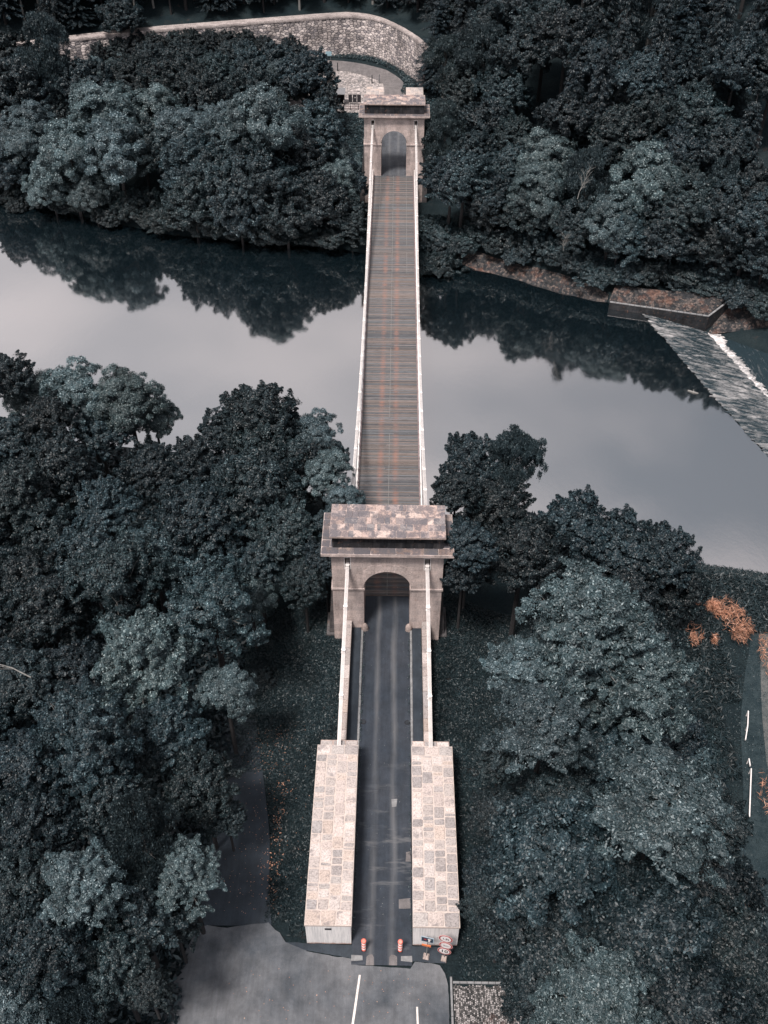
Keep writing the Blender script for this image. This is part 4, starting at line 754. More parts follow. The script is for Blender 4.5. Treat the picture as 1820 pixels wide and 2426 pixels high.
TREES=[
('FL','maple',-56.7,139.7,-0.6,2.49,4.5),
('FL','maple',-53.3,140.4,-0.6,2.49,4.5),
('FL','maple',-49.8,140.7,-0.4,2.67,4.5),
('FL','maple',-46.3,141.6,-0.2,2.5,4.5),
('FL','maple',-43,142.9,-0.3,2.69,4.5),
('FL','maple',-39.5,143.3,-0.2,2.52,4.5),
('FL','maple',-35.9,143.7,-0.1,2.52,4.5),
('FL','maple',-32.3,143.6,0.1,2.52,4.5),
('FL','maple',-28.9,143.6,0,2.34,4.5),
('FL','maple',-25.4,142.2,-0.1,2.14,4.5),
('FL','birch',-61.3,121.3,-2.8,5.81,11.7),
('FL','maple',-66,114.2,-3.5,5.98,7.8),
('FL','maple',-52.1,141.9,2,3.86,7.6),
('FL','maple',-55,120.1,-2.6,4.9,6.9),
('FL','maple',-46.9,124.1,-2.1,4.17,5.9),
('FL','maple',-38.8,119.2,-2,5.03,7.2),
('FL','willow',-47.1,102.5,-4,5.86,9.8),
('FL','willow',-59.8,99.5,-5.8,4.54,7),
('FL','willow',-51.3,93.8,-7,5.5,9.1),
('FL','willow',-43.1,92.6,-5.9,5.42,9.8),
('FL','bush',-62.3,96.4,-7.3,2.6,3),
('FL','maple',-32,109.6,-3,4.81,8.6),
('FL','ash',-26.9,94.7,-4.3,4.92,10),
('FL','willow',-34.3,100.6,-3.9,5.27,7.1),
('FL','maple',-26.4,127.9,-0.8,3.87,6),
('FL','maple',-21.6,130.9,-0.3,3.41,5),
('FL','maple',-24.5,115.3,-1.9,4.39,7),
('FL','maple',-15.1,114.2,-1.5,4.71,9.1),
('FL','willow',-19.5,92,-4.6,5.91,13.5),
('FL','maple',-12.7,99.1,-4.6,4.6,9.4),
('FL','maple',-15.4,93.9,-4.8,5.12,7.2),
('FL','maple',-20.4,85.4,-7,5.76,9.1),
('FL','willow',-8.7,98.2,-4.6,3.61,5.2),
('FL','willow',-8.9,88,-4.6,3.28,6),
('FL','maple',-11.3,84.9,-6.5,4.68,6),
('FL','maple',-26.6,88.2,-6,5.32,6),
('FL','ash',-31,90.7,-5,4.76,7.2),
('FL','willow',-40.5,107.7,-3.2,5.12,7.1),
('FL','maple',-40.5,98.2,-4.5,3.89,6.3),
('FL','willow',-60.4,104.1,-4.7,3.82,8.6),
('FL','willow',-55.4,94.1,-7.3,3.75,5),
('FL','willow',-48.1,91.9,-7.3,3.7,5),
('FL','maple',-7.1,89.7,-4.4,2.89,5),
('FL','maple',-32.7,124.5,-1.4,3.82,6),
('FL','maple',-45.8,134.2,-0.9,3.47,5),
('FL','maple',-38.8,133.9,-0.7,3.63,5),
('FL','maple',-71.8,130.5,-2.4,5.1,7.9),
('FL','maple',-12,112.7,-1.7,3.16,6),
('FL','maple',-23.5,84.8,-7.3,4.29,5),
('FL','maple',-16.3,83.5,-7.3,4.27,5),
('FL','maple',-31,87.2,-6.9,4.33,5),
('FL','maple',-6.3,83.6,-6.6,2.84,4),
('FL','maple',-63.8,97.9,-7.3,3.79,6.2),
('FL','bush',-40.5,91.7,-5.8,4.43,4),
('FR','spruce',35.3,103.6,8,3.22,14.6),
('FR','spruce',39.2,92.5,3.7,3.07,16.4),
('FR','spruce',47.4,92.7,4.5,3.09,14.9),
('FR','spruce',51.5,95.9,7.6,3.09,14.7),
('FR','birch',8.2,94.9,-4.2,4.03,10.8),
('FR','birch',8.3,115.9,-0.5,3.9,11.4),
('FR','birch',13.5,107.9,0.1,4.45,13.8),
('FR','maple',15.1,117.6,4.9,3.55,10.7),
('FR','maple',19.5,102.3,3,4.73,12.8),
('FR','maple',23.6,107.4,7.4,4.06,11.4),
('FR','maple',30.1,97.5,5.2,3.49,11.3),
('FR','spruce',33.4,96,4.7,3.13,15.5),
('FR','spruce',43.7,96.8,5.6,3.57,13.4),
('FR','maple',11.2,107.2,-2,3.95,10.1),
('FR','maple',17.4,101.5,1.2,4.1,8.9),
('FR','maple',14.5,97.9,-1.7,3.94,8.5),
('FR','willow',22.4,84.8,-2.5,4.52,9.2),
('FR','willow',20.7,78,-5,4.14,9.6),
('FR','maple',20.2,78.4,-5,3.88,6.9),
('FR','birch',27.6,79.8,-3.1,4.29,8.9),
('FR','willow',36.1,77.1,-3.2,5.12,10.3),
('FR','maple',41.7,76.6,-2.8,3.96,7.8),
('FR','maple',32.4,86.6,0.8,4.37,8.5),
('FR','maple',25.5,88.8,0.3,4.1,11.1),
('FR','maple',37.3,86.1,0.8,4.44,10.7),
('FR','maple',43.8,87.3,1.6,4.46,10.5),
('FR','maple',49.4,91.2,4.7,4.02,13.3),
('FR','spruce',50.1,81.9,1.1,3.65,12.6),
('FR','birch',46.1,77.4,-2.1,4.11,7.5),
('FR','maple',44.9,70.2,-5.1,4.54,6.9),
('FR','maple',38.3,72.8,-4.2,4.34,6.1),
('FR','maple',48.8,67.9,-5.2,4.17,9.8),
('FR','willow',31,73.2,-4.7,4.34,7.1),
('FR','maple',10.3,82.5,-4.6,4.24,9.1),
('FR','maple',8.5,82.9,-4.6,4.18,8.9),
('FR','maple',14.5,81.3,-4.7,4.11,6.5),
('FR','maple',14.5,81.2,-4.7,3.14,4.9),
('FR','maple',32.2,72,-5.1,3.66,5.9),
('FR','maple',46.9,69.1,-5.1,4.23,5.9),
('FR','maple',38.9,71,-4.8,3.87,5.9),
('FR','maple',26,74.8,-4.8,3.71,5.9),
('FR','maple',12.1,91.8,-3.8,3.58,8.6),
('FR','maple',17.5,86.7,-3.3,3.93,7.1),
('FR','maple',18.6,93.5,-0.8,3.59,6.7),
('FR','maple',40.3,80.8,-1,3.7,10.3),
('FR','maple',46.9,81.1,-0.4,3.96,10.3),
('FR','spruce',26.5,92.5,2.1,3.14,13.4),
('FR','bush',7.8,77,-7.3,3.46,4),
('FR','maple',35.5,90.5,2.9,3.77,13.3),
('FR','maple',50.1,72.2,-3.1,3.55,11.5),
('FR','spruce',29.9,89.4,1.9,3.41,10.7),
('FR','maple',51.2,65.7,-5.3,3.52,6.9),
('FR','spruce',39.8,100.1,6.6,3.46,14.3),
('FR','spruce',48.2,98.6,7.5,3.41,14.6),
('FR','maple',19.9,115,8.5,3.75,10.8),
('NL','maple',-12.7,19.7,-5,3.54,8.4),
('NL','maple',-9.2,17.9,-3.9,2.23,7.9),
('NL','maple',-12.1,26.4,-6.8,2.49,7.6),
('NL','maple',-6.9,20.3,-4,2.49,6),
('NL','maple',-15.4,20.8,-5.2,2.65,6.8),
('NL','willow',-4.4,10,-1.6,1.88,7.6),
('NL','maple',-4.8,6.9,-1.7,1.77,7.5),
('NL','maple',-5.4,3.2,-1.8,1.95,6.8),
('NL','maple',-7.2,1.6,-2.6,2.1,6),
('NL','maple',-40,27.1,-5.2,2.57,12.4),
('NL','willow',-37.9,28.6,-5.1,3.1,8.8),
('NL','willow',-32.1,26.2,-4.9,3.68,10.7),
('NL','willow',-27.4,25.8,-4.9,3.47,10.8),
('NL','willow',-25.3,27,-5,2.5,7.1),
('NL','maple',-34.3,21.4,-4.9,2.92,10.5),
('NL','maple',-38,21,-5,2.92,8.3),
('NL','maple',-30.4,23.3,-4.8,2.99,7.2),
('NL','maple',-32.6,16.5,-5.1,3.67,8.1),
('NL','maple',-34.3,10.2,-5,3.17,10.6),
('NL','maple',-24.3,19.7,-4.9,3.18,5.9),
('NL','maple',-19.4,19.5,-5,2.6,7.5),
('NL','maple',-13.3,22.7,-5.1,3.35,11),
('NL','maple',-12.5,12.6,-5,4.06,9.9),
('NL','willow',-7.3,23,-5.5,2.88,8.8),
('NL','willow',-5.4,12.6,-1.8,2.42,8.9),
('NL','maple',-9,6.9,-3.9,2.89,8.3),
('NL','maple',-19.6,13.8,-4.9,3.01,5.7),
('NL','maple',-26.7,11,-5,2.96,8.3),
('NL','maple',-31.9,8.1,-5,3.33,7.2),
('NL','maple',-9.2,17.1,-3.8,3.06,6.7),
('NL','maple',-17.7,25,-5,2.21,7.4),
('NL','ash',-21.7,-2.2,-4.5,4,11.8),
('NL','ash',-13.6,-5.8,-4,4.07,12.6),
('NL','willow',-12.1,1.5,-4.8,2.29,7.1),
('NL','ash',-17.8,-11,-2.7,3.61,10.8),
('NL','willow',-11.8,-12.8,-1.7,2.33,9),
('NL','maple',-27.7,-3.7,-4.3,3.18,9.7),
('NL','maple',-25.9,-13.5,-1.8,2.55,10.7),
('NL','ash',-19.3,-20.3,-0.4,3.14,12.5),
('NL','maple',-15.7,-16.4,-1.1,2.87,7.6),
('NL','maple',-12.2,-21,-0.3,2.38,8.3),
('NL','maple',-17.4,-23.7,-0.3,2.17,10.4),
('NL','maple',-23.8,-20.2,-0.4,2.84,8.9),
('NL','maple',-21.4,-25.9,-0.2,2.26,11),
('NL','birch',-14.1,-27.5,-0.1,2.68,13.1),
('NL','ash',-11.6,-28.7,-0.1,2.15,11),
('NL','maple',-20.6,-30.1,-0.1,2.06,11.8),
('NL','ash',-16.7,-30.9,-0.1,2.52,13),
('NL','maple',-14.5,-30.4,-0.1,2.44,9.2),
('NL','maple',-18.6,-33.7,-0.1,2.45,11.6),
('NL','maple',-15,-33.7,-0.1,2.13,9.9),
('NL','willow',-19.9,-36,-0.1,2.19,9.7),
('NL','birch',-16.8,-35.9,-0.1,2.32,8.9),
('NL','maple',-13.1,-34.6,-0.1,1.31,9.5),
('NL','bush',-11,-2.4,-4.5,1.76,5),
('NL','maple',-12.6,-30.2,-0.1,1.48,8),
('NL','maple',-10.6,-22.2,-0.1,1.26,6),
('NL','maple',-23.1,-12.2,-2.3,2.67,10.2),
('NL','maple',-11.6,4.5,-4.7,2.4,7.4),
('NL','maple',-21.4,5.6,-4.8,2.91,7.9),
('NL','maple',-17.4,-19.3,-0.6,1.86,9.1),
('NR','maple',6,8.5,-2,2.23,10),
('NR','maple',6.4,1,-2.1,1.91,8.5),
('NR','maple',5.8,6,-1.9,1.44,8),
('NR','maple',8,15,-3.1,3.12,9.2),
('NR','birch',11.8,14.3,-4.5,3.14,11.9),
('NR','maple',9.9,9.9,-4.1,2.92,9.6),
('NR','maple',6.7,1.3,-2.3,2.05,11.3),
('NR','maple',11.7,3.1,-5,3.42,11.2),
('NR','maple',16.7,6.9,-4.9,3.27,10.4),
('NR','maple',20.7,5.7,-4.6,3.28,9.1),
('NR','maple',24.6,5.2,-4.6,2.73,8.8),
('NR','maple',20.9,2.1,-4.7,3.06,7),
('NR','maple',26.1,4.6,-4.8,2.77,5),
('NR','ash',13.8,-11.6,-2.6,4.92,15.5),
('NR','ash',17.6,-13,-3.1,3.75,12.5),
('NR','ash',9.7,-14.1,-1.4,2.73,12.5),
('NR','ash',10.7,-18.5,-0.7,3.36,11.5),
('NR','maple',8.1,-18.1,-0.5,1.64,7.9),
('NR','bush',25.1,0.5,-4.8,2.9,4),
('NR','bush',24.6,-7.6,-4.7,2.93,4),
('NR','bush',26.2,-10,-4.9,2.28,3),
('NR','maple',22.4,-12.8,-4.7,2.77,5.7),
('NR','maple',16.6,-16.2,-2.4,2.87,7.2),
('NR','maple',12.3,-20.2,-0.6,2.3,6.2),
('NR','ash',15.9,-27.2,-1.3,4,16.5),
('NR','maple',9.3,-29.2,-0.1,3.24,14.3),
('NR','maple',7.8,-21.4,-0.3,1.77,6),
('NR','maple',14.3,-28.4,-0.4,2.68,9.2),
('NR','maple',21.1,-26.2,-4.2,3.11,8.6),
('NR','maple',15.3,-32.2,-1,3.67,11.2),
('NR','maple',10.4,-31,-0.1,3.35,7.7),
('NR','maple',21.1,-30.5,-4.3,3.04,9.7),
('NR','ash',11.4,-36.5,-0.1,3.16,12.5),
('NR','maple',16.2,-36.1,-1.3,3.12,12.1),
('NR','maple',23.2,-32.6,-4.9,2.74,6.6),
('NR','maple',6.9,-26.1,-0.2,1.56,6),
('NR','maple',7.4,-29.5,-0.1,1.35,6),
('NR','maple',8.9,-33.7,-0.1,1.82,6.9),
('NR','maple',17.5,-26.5,-2.3,2.02,9.1),
('NR','maple',24.7,-19.3,-4.7,1.85,6),
('NR','bush',26,-24.5,-4.9,1.51,4),
('NR','maple',6.7,-27.5,-0.1,1.37,5),
('HL','maple',-50.6,159,13.1,4.05,10.6),
('HL','birch',-27.6,160.6,10.6,3.93,12.4),
('HL','maple',-44.7,164.7,15,4.04,12.9),
('HL','maple',-5,164.9,10.8,4.53,11.4),
('HL','spruce',-68.8,149.5,12.1,4.55,11.3),
('HL','spruce',-12.9,165.2,10.9,4.93,11.2),
('HL','birch',-70.8,157.4,16.1,4.55,11.2),
('HL','spruce',-62.4,154.7,13.2,4.19,10.7),
('HL','birch',-57.1,160.3,14.9,4.74,10.8),
('HL','maple',7.8,146.3,8.4,3.69,11.5),
('HL','spruce',-11.4,170.6,13.4,4.81,12.3),
('HL','birch',-19.7,162.6,10.5,3.63,12.1),
('HL','maple',-47,154.6,10.5,4.52,12.7),
('HL','maple',-36.3,162.5,12.8,4.76,11.4),
('HL','spruce',-30.4,155.7,8.6,4.39,11.8),
('HL','spruce',7.6,166.2,14.5,4.29,12.4),
('HL','spruce',1.8,162.1,10.7,4.7,12),
('HL','maple',-41.5,152,8.4,4.47,11.8),
('HL','birch',-67.5,143,8.9,3.85,10.1),
('HL','spruce',-73.6,140.3,8.9,4.57,12.4),
('HL','birch',-24.4,165.6,12.5,4.25,10.6),
('HL','birch',-19.3,169.1,13.5,4.44,12.2),
('HL','spruce',-54.3,149.2,9.2,4.54,10.5),
('HL','spruce',-60.3,148.6,10,3.78,12.9),
('HL','spruce',0.1,167.6,12.8,3.99,12.9),
('HL','maple',-30.5,166.5,13.8,4.18,11.1),
('HL','maple',-76.4,154.1,15.7,3.95,12),
('HL','maple',-14.6,159.2,8.1,4.78,12.9),
('HL','maple',-74.1,146.9,12,4.39,12.2),
('HL','maple',4.4,152.8,8.3,4.68,11.9),
('HL','maple',6.8,157.8,10.8,4.34,11.1),
('HL','spruce',-41.8,157.6,11.2,4.07,12.8),
('HL','birch',-4.7,158.9,8,3.6,12.9),
('HR','spruce',50.1,106.1,11,4.27,13.8),
('HR','spruce',49.2,116.1,15,5.02,12.1),
('HR','birch',36.9,127.8,18.1,4.26,13.7),
('HR','maple',37.8,120.6,15.4,4.53,12.1),
('HR','spruce',24.5,129.6,17.1,5.11,11.4),
('HR','maple',42,124.9,17.7,4.63,11.2),
('HR','spruce',18.3,126.9,11.1,3.93,11.6),
('HR','spruce',32.1,109.3,10.2,3.95,13),
('HR','spruce',16.8,133.7,14.8,4.92,13.4),
('HR','birch',30.7,118,14,5.02,12.4),
('HR','spruce',11.7,126.6,3,3.84,13.1),
('HR','maple',56.4,109.1,14.4,3.99,11.5),
('HR','spruce',30.7,127.2,17.4,4.71,12.4),
('HR','spruce',10.1,137,8.8,5,12.1),
('HR','maple',56.5,122.9,19.9,5.19,11.3),
('HR','spruce',8,131,0.4,4.88,11.6),
('HR','birch',42,114.8,13,5.05,13.9),
('HR','maple',56.5,117.3,17.6,4.49,13.8),
('HR','spruce',56.3,102.9,11.6,4.7,11.6),
('HR','maple',36.4,113.7,12.5,3.84,13.8),
('HR','spruce',48.1,122.1,17.1,4.22,12.4),
('HR','spruce',44.8,104.3,8.8,5.17,12.7),
('HR','birch',24.1,119.8,13,4.9,13.5),
('HR','birch',14.3,142,14.5,4.37,11.6),
('HR','maple',26.2,101.6,5.8,4.58,12.6),
('HR','birch',40,107.9,10,5.02,11.8),
('HR','maple',55.1,90.8,5.9,4.32,11.3),
('FL2','maple',-31,132.8,-0.7,3.23,5.3),
('FL2','willow',-19.9,125.1,-0.5,3.68,4.5),
('FL2','willow',-50.1,129.4,-1.6,3.61,5),
('FL2','willow',-48.2,114.1,-2.8,3.23,5.4),
('FL2','maple',-70.1,123.4,-3.3,3.2,5.5),
('FL2','maple',-21.6,104.3,-3.8,3.14,5.2),
('FL2','maple',-52.9,108.1,-3.9,3.49,4.1),
('FL2','willow',-33.4,116.3,-2.4,3.16,4.5),
('FL2','maple',-69,107.4,-4.6,3.76,5.2),
('FL2','maple',-16.7,108.2,-3.2,3.02,5.2),
('FL2','maple',-60,114.6,-3.7,3.51,4.4),
('FL2','willow',-56,130.1,-1.6,3.43,4.3),
('FL2','maple',-71.7,117.5,-3.8,3.57,4.4),
('FL2','maple',-20,138.5,-0.1,3.19,4.3),
('FL2','willow',-18.9,119.1,-0.6,3.69,5.4),
('FL2','willow',-63,128.1,-2.2,3.61,5.1),
('FL2','willow',-41.8,127.9,-1.5,3.69,4.1),
('FL2','maple',-26.9,100.8,-3.7,3.72,5.3),
('FL2','maple',-26.6,121.8,-1.6,3.36,5.1),
('FL2','willow',-53.4,101.4,-4.5,3.34,4.7),
('NL2','maple',-31.4,1.1,-5,3.44,8),
('NL2','ash',-27.9,-24.7,-0.1,4.25,8.8),
('NL2','maple',-26.5,3.8,-5.2,3.66,8.7),
('NL2','maple',-41,15.3,-5.1,4.16,7.4),
('NL2','maple',-38,4.9,-4.9,3.94,7.9),
('NL2','maple',-34.7,-6,-3.9,4.28,8.2),
('NL2','maple',-17.2,8.9,-4.9,3.65,8.5),
('NL2','maple',-31.8,-10.5,-3,4.26,7.4),
('NL2','ash',-29.4,-18.8,-0.7,4.14,8),
('NR2','maple',15.3,-4.9,-4.3,3.03,8),
('NR2','maple',21.1,-3.6,-4.6,3.62,6.2),
('HL','birch',-51.8,153.9,10.9,3.22,5.8),
('HL','spruce',-16.3,163.3,10.4,2.86,5.7),
('HL','maple',-68.8,154.6,14.4,3.78,7),
('HL','spruce',-22.4,160.8,9.9,3.48,5.3),
('HL','birch',-63.7,149.7,11.1,3.05,7.9),
('HL','spruce',1.5,159.1,9.4,3.78,8.4),
('HL','spruce',-65.3,158.2,15.4,3.77,7.4),
('HL','birch',-70.1,140.9,8.4,2.82,8.3),
('HL','maple',-51.3,163.3,15.3,3.28,7.4),
('HL','maple',-9.5,165.9,11,3.31,6.1),
('HL','maple',-71.5,144.3,10.3,3.53,8.5),
('HL','maple',-56.7,151.4,10.7,3.75,6.6),
('HL','maple',-44.2,150.3,8,3,7.2),
('HL','birch',-37.7,159.2,11.3,3.64,8.4),
('HL','birch',-19.4,156.3,7.4,3.47,6.9),
('HL','spruce',3.9,166.8,13.2,3.09,8.2),
('HL','spruce',-33.8,160,11.2,2.85,6.7),
('HL','spruce',2.5,156.1,8.6,2.88,6.7),
('HL','spruce',-60.7,143.4,7.7,3.46,5.6),
('HL','maple',-75.9,143.7,10.9,3.04,5.4),
('HL','maple',-63.9,144.4,8.8,2.97,8.5),
('HL','birch',-27.5,168.3,14.3,3.17,6),
('HL','spruce',-39.1,156.2,10.1,3.42,8.8),
('HL','maple',-5.4,168.6,12.5,3.53,7.2),
('HL','birch',-44.8,159.5,12.5,3.29,7),
('HL','maple',-15.7,168.1,12.6,3.58,5),
('HL','spruce',-66.1,152.7,13,3.46,6.9),
('HL','birch',-61.5,159.1,15.1,3.6,5.4),
('HL','spruce',-2.7,162.5,10,3.32,6.2),
('HL','spruce',-9.7,159.8,7.9,3.47,8.6),
('HL','maple',-8,170.4,13.2,3.38,7),
('HL','maple',-42.1,161.8,13.3,3.01,5.7),
('HL','maple',-54.9,153.8,11.4,3.15,5.1),
('HL','maple',-54.2,156.8,12.7,3.75,6.1),
('HL','spruce',-24.5,156.7,8.3,2.9,8.6),
('HL','spruce',-76,150.8,14.2,3.35,7.5),
('HL','maple',-26.4,154.3,7.4,3.03,5.2),
('HL','birch',-50.4,147,7.4,3.02,8.3),
('HL','birch',-47.7,151.2,8.9,3.29,8.2),
('HL','birch',-71.4,152.4,13.9,2.94,7.7),
('HL','spruce',-33.6,153.1,7.8,3.05,6.1),
('HL','birch',-18.4,166,11.9,3.36,8),
('HL','birch',-35.4,167.1,14.8,3.61,6.7),
('HL','maple',-18.2,159.1,8.6,3.31,6),
('HL','maple',-56.3,145.5,7.8,3.25,6),
('HL','birch',-57.5,156.2,13.1,3.11,7.4),
('HL','maple',5.8,163,12.3,3.76,7.8),
('HL','spruce',-36.8,152.7,8.1,3.13,6.2),
('HL','spruce',-74.9,156.8,16.7,3.02,7.9),
('HL','spruce',-47.5,161.8,14,2.82,7.5),
('HL','spruce',-53.5,161,14.5,2.9,7.5),
('HL','maple',-41.3,165.3,14.8,3.07,8.1),
('HL','maple',-33.6,164.2,13.2,3.37,7.2),
('HL','spruce',-30.3,159,10.2,3.35,7.5),
('HL','maple',-51.3,150.8,9.4,3.27,7.6),
('HL','maple',-0.2,164.6,11.3,2.82,7.8),
('HL','maple',-60.4,152.1,11.6,3.44,8.5),
('HL','maple',-2.7,171.3,14.2,3.26,6.9),
('HL','maple',-77.2,146.7,12.5,3.67,5.4),
('HL','maple',-22.6,168.3,13.6,2.88,5.5),
('HL','maple',5.9,149.5,8,3.61,5),
('HL','maple',-33.6,157,9.7,3.74,6.6),
('HL','spruce',-47.5,158.2,12.3,3.23,6),
('HL','maple',-6.7,161.9,9.1,3.37,8.7),
('HL','birch',2.6,170.1,14.4,3.7,7.9),
('HL','birch',-28.6,163.7,12.3,3.74,8.2),
('HL','maple',-12.5,162,9.3,3.64,8.2),
('HL','spruce',-1.7,157.3,7.7,3.45,8.4),
('HL','spruce',-38.3,165.3,14.4,3.24,5.6),
('HL','spruce',-64.5,141.3,7.5,3.74,8.9),
('HL','maple',4.4,160.1,10.7,3.75,7.1),
('NR2','bush',22.1,11,-4.8,1.6,2.2),
('NR2','bush',28.9,10.7,-5,2.1,2.3),
('NR2','bush',24.5,13.9,-4.9,2.29,2.1),
('NR2','bush',25.7,-16.7,-4.5,2.05,1.9),
('NR2','bush',20.4,-19.6,-3.7,2.1,1.7),
('NR2','bush',25,-4.2,-4.9,1.82,1.9),
('NR2','bush',22.1,-17.4,-4.5,1.51,2.2),
('NR2','bush',21.6,-9.3,-4.4,2.25,1.8),
('NR2','bush',25,-14,-4.8,1.88,2),
('NR2','bush',23,8.2,-4.8,1.94,1.9),
('NR2','bush',25.6,10.8,-4.7,2.34,2),
('NR2','bush',28.6,13.8,-5.7,2.39,1.5),
('NR2','bush',20.6,-15.1,-4.2,1.65,1.7),
('NR2','bush',22.6,-21.4,-4.5,1.65,1.4),
('NR2','bush',20.1,-1,-4.9,1.98,2),
('NR2','bush',26.2,7.3,-4.9,1.75,1.8),
('NR2','bush',21.4,-6.5,-4.5,1.59,2.2),
('NR2','bush',22.7,-0.6,-4.7,1.58,2.4),
('NR2','bush',21,14,-5.1,2.27,1.9),
('NR2','bush',20,9,-4.9,2.29,1.7),
('NR2','bush',26.3,-21.4,-4.7,2.23,2.2),
('FL','bush',-68.5,101.8,-6.5,4,2.5),
('FL','bush',-64.3,99.4,-6.8,3.63,2.3),
('FL','bush',-62.5,99.5,-6.3,2.98,2.5),
('FL','bush',-58.8,97.3,-6.7,2.93,3.1),
('FL','bush',-55.3,96.1,-6.6,3.02,2.6),
('FL','bush',-52.5,95.3,-6.4,3.76,2.6),
('FL','bush',-48.5,93.7,-6.4,3.85,3.1),
('FL','bush',-45.1,91.7,-6.8,3.44,3.1),
('FL','bush',-42.4,91.7,-6.2,3.02,2),
('FL','bush',-38.6,89.9,-6.3,2.91,2.2),
('FL','bush',-35.9,89,-6.3,3.83,2.7),
('FL','bush',-32.1,88.6,-6.2,3.74,2.6),
('FL','bush',-28.9,87.6,-6.5,3.73,3),
('FL','bush',-26.2,87.7,-6.2,2.87,3.1),
('FL','bush',-23,86.7,-6.5,3.76,2.6),
('FL','bush',-18.9,85.7,-6.7,3.62,2.4),
('FL','bush',-16,85.8,-6.4,2.86,3.2),
('FL','bush',-12.8,85.2,-6.5,2.9,2.8),
('FL','bush',-9.3,84.4,-6.6,3.69,3.1),
('FL','bush',-5,84.1,-6.1,3.56,2.8),
('FR','bush',8.2,80.7,-5.9,3.42,2.2),
('FR','bush',10.4,81,-5.4,3.58,2.1),
('FR','bush',16.2,82.5,-4.7,3.48,2.3),
('FR','bush',18.7,80.8,-4.5,2.93,2.2),
('FR','bush',22.6,78.4,-4.1,3.94,2.6),
('FR','bush',25,77.2,-4.2,2.85,2.2),
('FR','bush',29.2,75.2,-4.5,2.89,2.2),
('FR','bush',31.5,73.8,-4.5,2.8,2.8),
('FR','bush',35,73,-4.3,3,3.2),
('FR','bush',38.5,72.4,-4.2,2.84,3),
('FR','bush',41.7,71.7,-4.5,3.95,3.2),
('FR','bush',45.6,70.9,-4.6,3.9,2.1),
('FR','bush',47.6,70.7,-4.3,3.63,2),
('FR','bush',51.4,67.3,-4.5,3.25,2.5),
('FR','bush',54.1,65.4,-4.5,3.36,2.1),
('FR','bush',17.2,79.9,-4.9,3.82,2.1),
('FR','bush',19.2,77.8,-5.5,2.97,3),
('FR','bush',22.5,77.1,-4.7,3.77,2.4),
('FR','bush',26.1,74.7,-4.8,3.51,2.1),
('FR','bush',29.2,71.8,-5.4,3.63,2.6),
('FR','bush',31.2,71.5,-5.4,3.59,3.1),
('FR','bush',34.4,71.1,-5.1,3.15,2.5),
('FR','bush',37.7,71.1,-4.8,3.51,2.7),
('FR','bush',41.3,69.6,-5.3,2.95,2.6),
('FR','bush',44.3,69.4,-5.5,3.09,2.9),
('FR','bush',47.6,68.4,-5.3,3.3,2.4),
('FR','bush',50.3,65.7,-5.5,3.77,2.3),
('FR','bush',52.9,63.4,-5.6,3.82,2.6),
('FR','bush',5.5,83.9,-4.6,3.1,2.6),
('FR','bush',7.5,83.3,-4.6,3.51,2.8),
('FR','bush',11.8,82.3,-4.6,3.04,2.7),
('FR','bush',13.6,82,-4.5,3.94,3.1),
('FR','maple',55.5,66,-4.2,4.6,11),
('FR','maple',59,61.5,-4.5,4.8,12),
('FR','maple',51,68,-4.4,4.4,10),
('FR','maple',46,71,-4.5,4.4,10),
('FR','maple',41,72.5,-4.4,4.4,10),
('FR','maple',63,66,-2.3,4.6,9),
('FR','maple',66,57,-5.2,4.4,9),
('FR','maple',70,62,-2.7,4.6,10),
('FR','maple',74,52,-5.3,4.5,9),
]

NOUN={'maple':('leafy_tree','broadleaf tree','tree'),'willow':('willow_tree','rounded willow','willow'),'ash':('ash_tree','feathery ash','ash tree'),'birch':('birch_tree','drooping birch','birch'),'spruce':('spruce_tree','dark spruce','spruce'),'bush':('shrub','low shrub','shrub')}
ZN={'FL':'far left bank','FL2':'far left bank','FR':'far right hillside','HR':'far right hillside','HL':'wood above the curved wall','NL':'near left bank','NL2':'near left bank','NR':'near right bank','NR2':'near right bank'}
ORD=['','second ','third ','fourth ','fifth ','sixth ','seventh ','eighth ','ninth ','tenth ','eleventh ','twelfth ']
def ordinal(k):
    if k<12: return ORD[k]
    k+=1; return '%d%s '%(k,'th' if 10<=k%100<=20 else {1:'st',2:'nd',3:'rd'}.get(k%10,'th'))
rows=[]
for i,(zn,t,x,y,g,R,hc) in enumerate(TREES):
    df=y-float(y_far(x))
    if zn in('FL','FL2'): row='waterside row' if df<14 else ('middle belt' if df<32 else 'back belt')
    elif zn in('FR','HR'): row='shore row' if df<10 else ('low slope' if df<24 else ('middle slope' if df<40 else 'upper slope'))
    elif zn=='HL': row='behind the ledge'
    else: row='riverside row' if y>13 else ('level with the gate' if y>-3 else ('level with the parapets' if y>-14 else ('level with the blocks' if y>-24 else 'bottom edge')))
    rows.append((ZN[zn],t,row))
cnt={}; order=sorted(range(len(TREES)),key=lambda i:abs(TREES[i][2])); lab={}
for i in order: k=rows[i]; lab[i]=cnt.get(k,0); cnt[k]=lab[i]+1
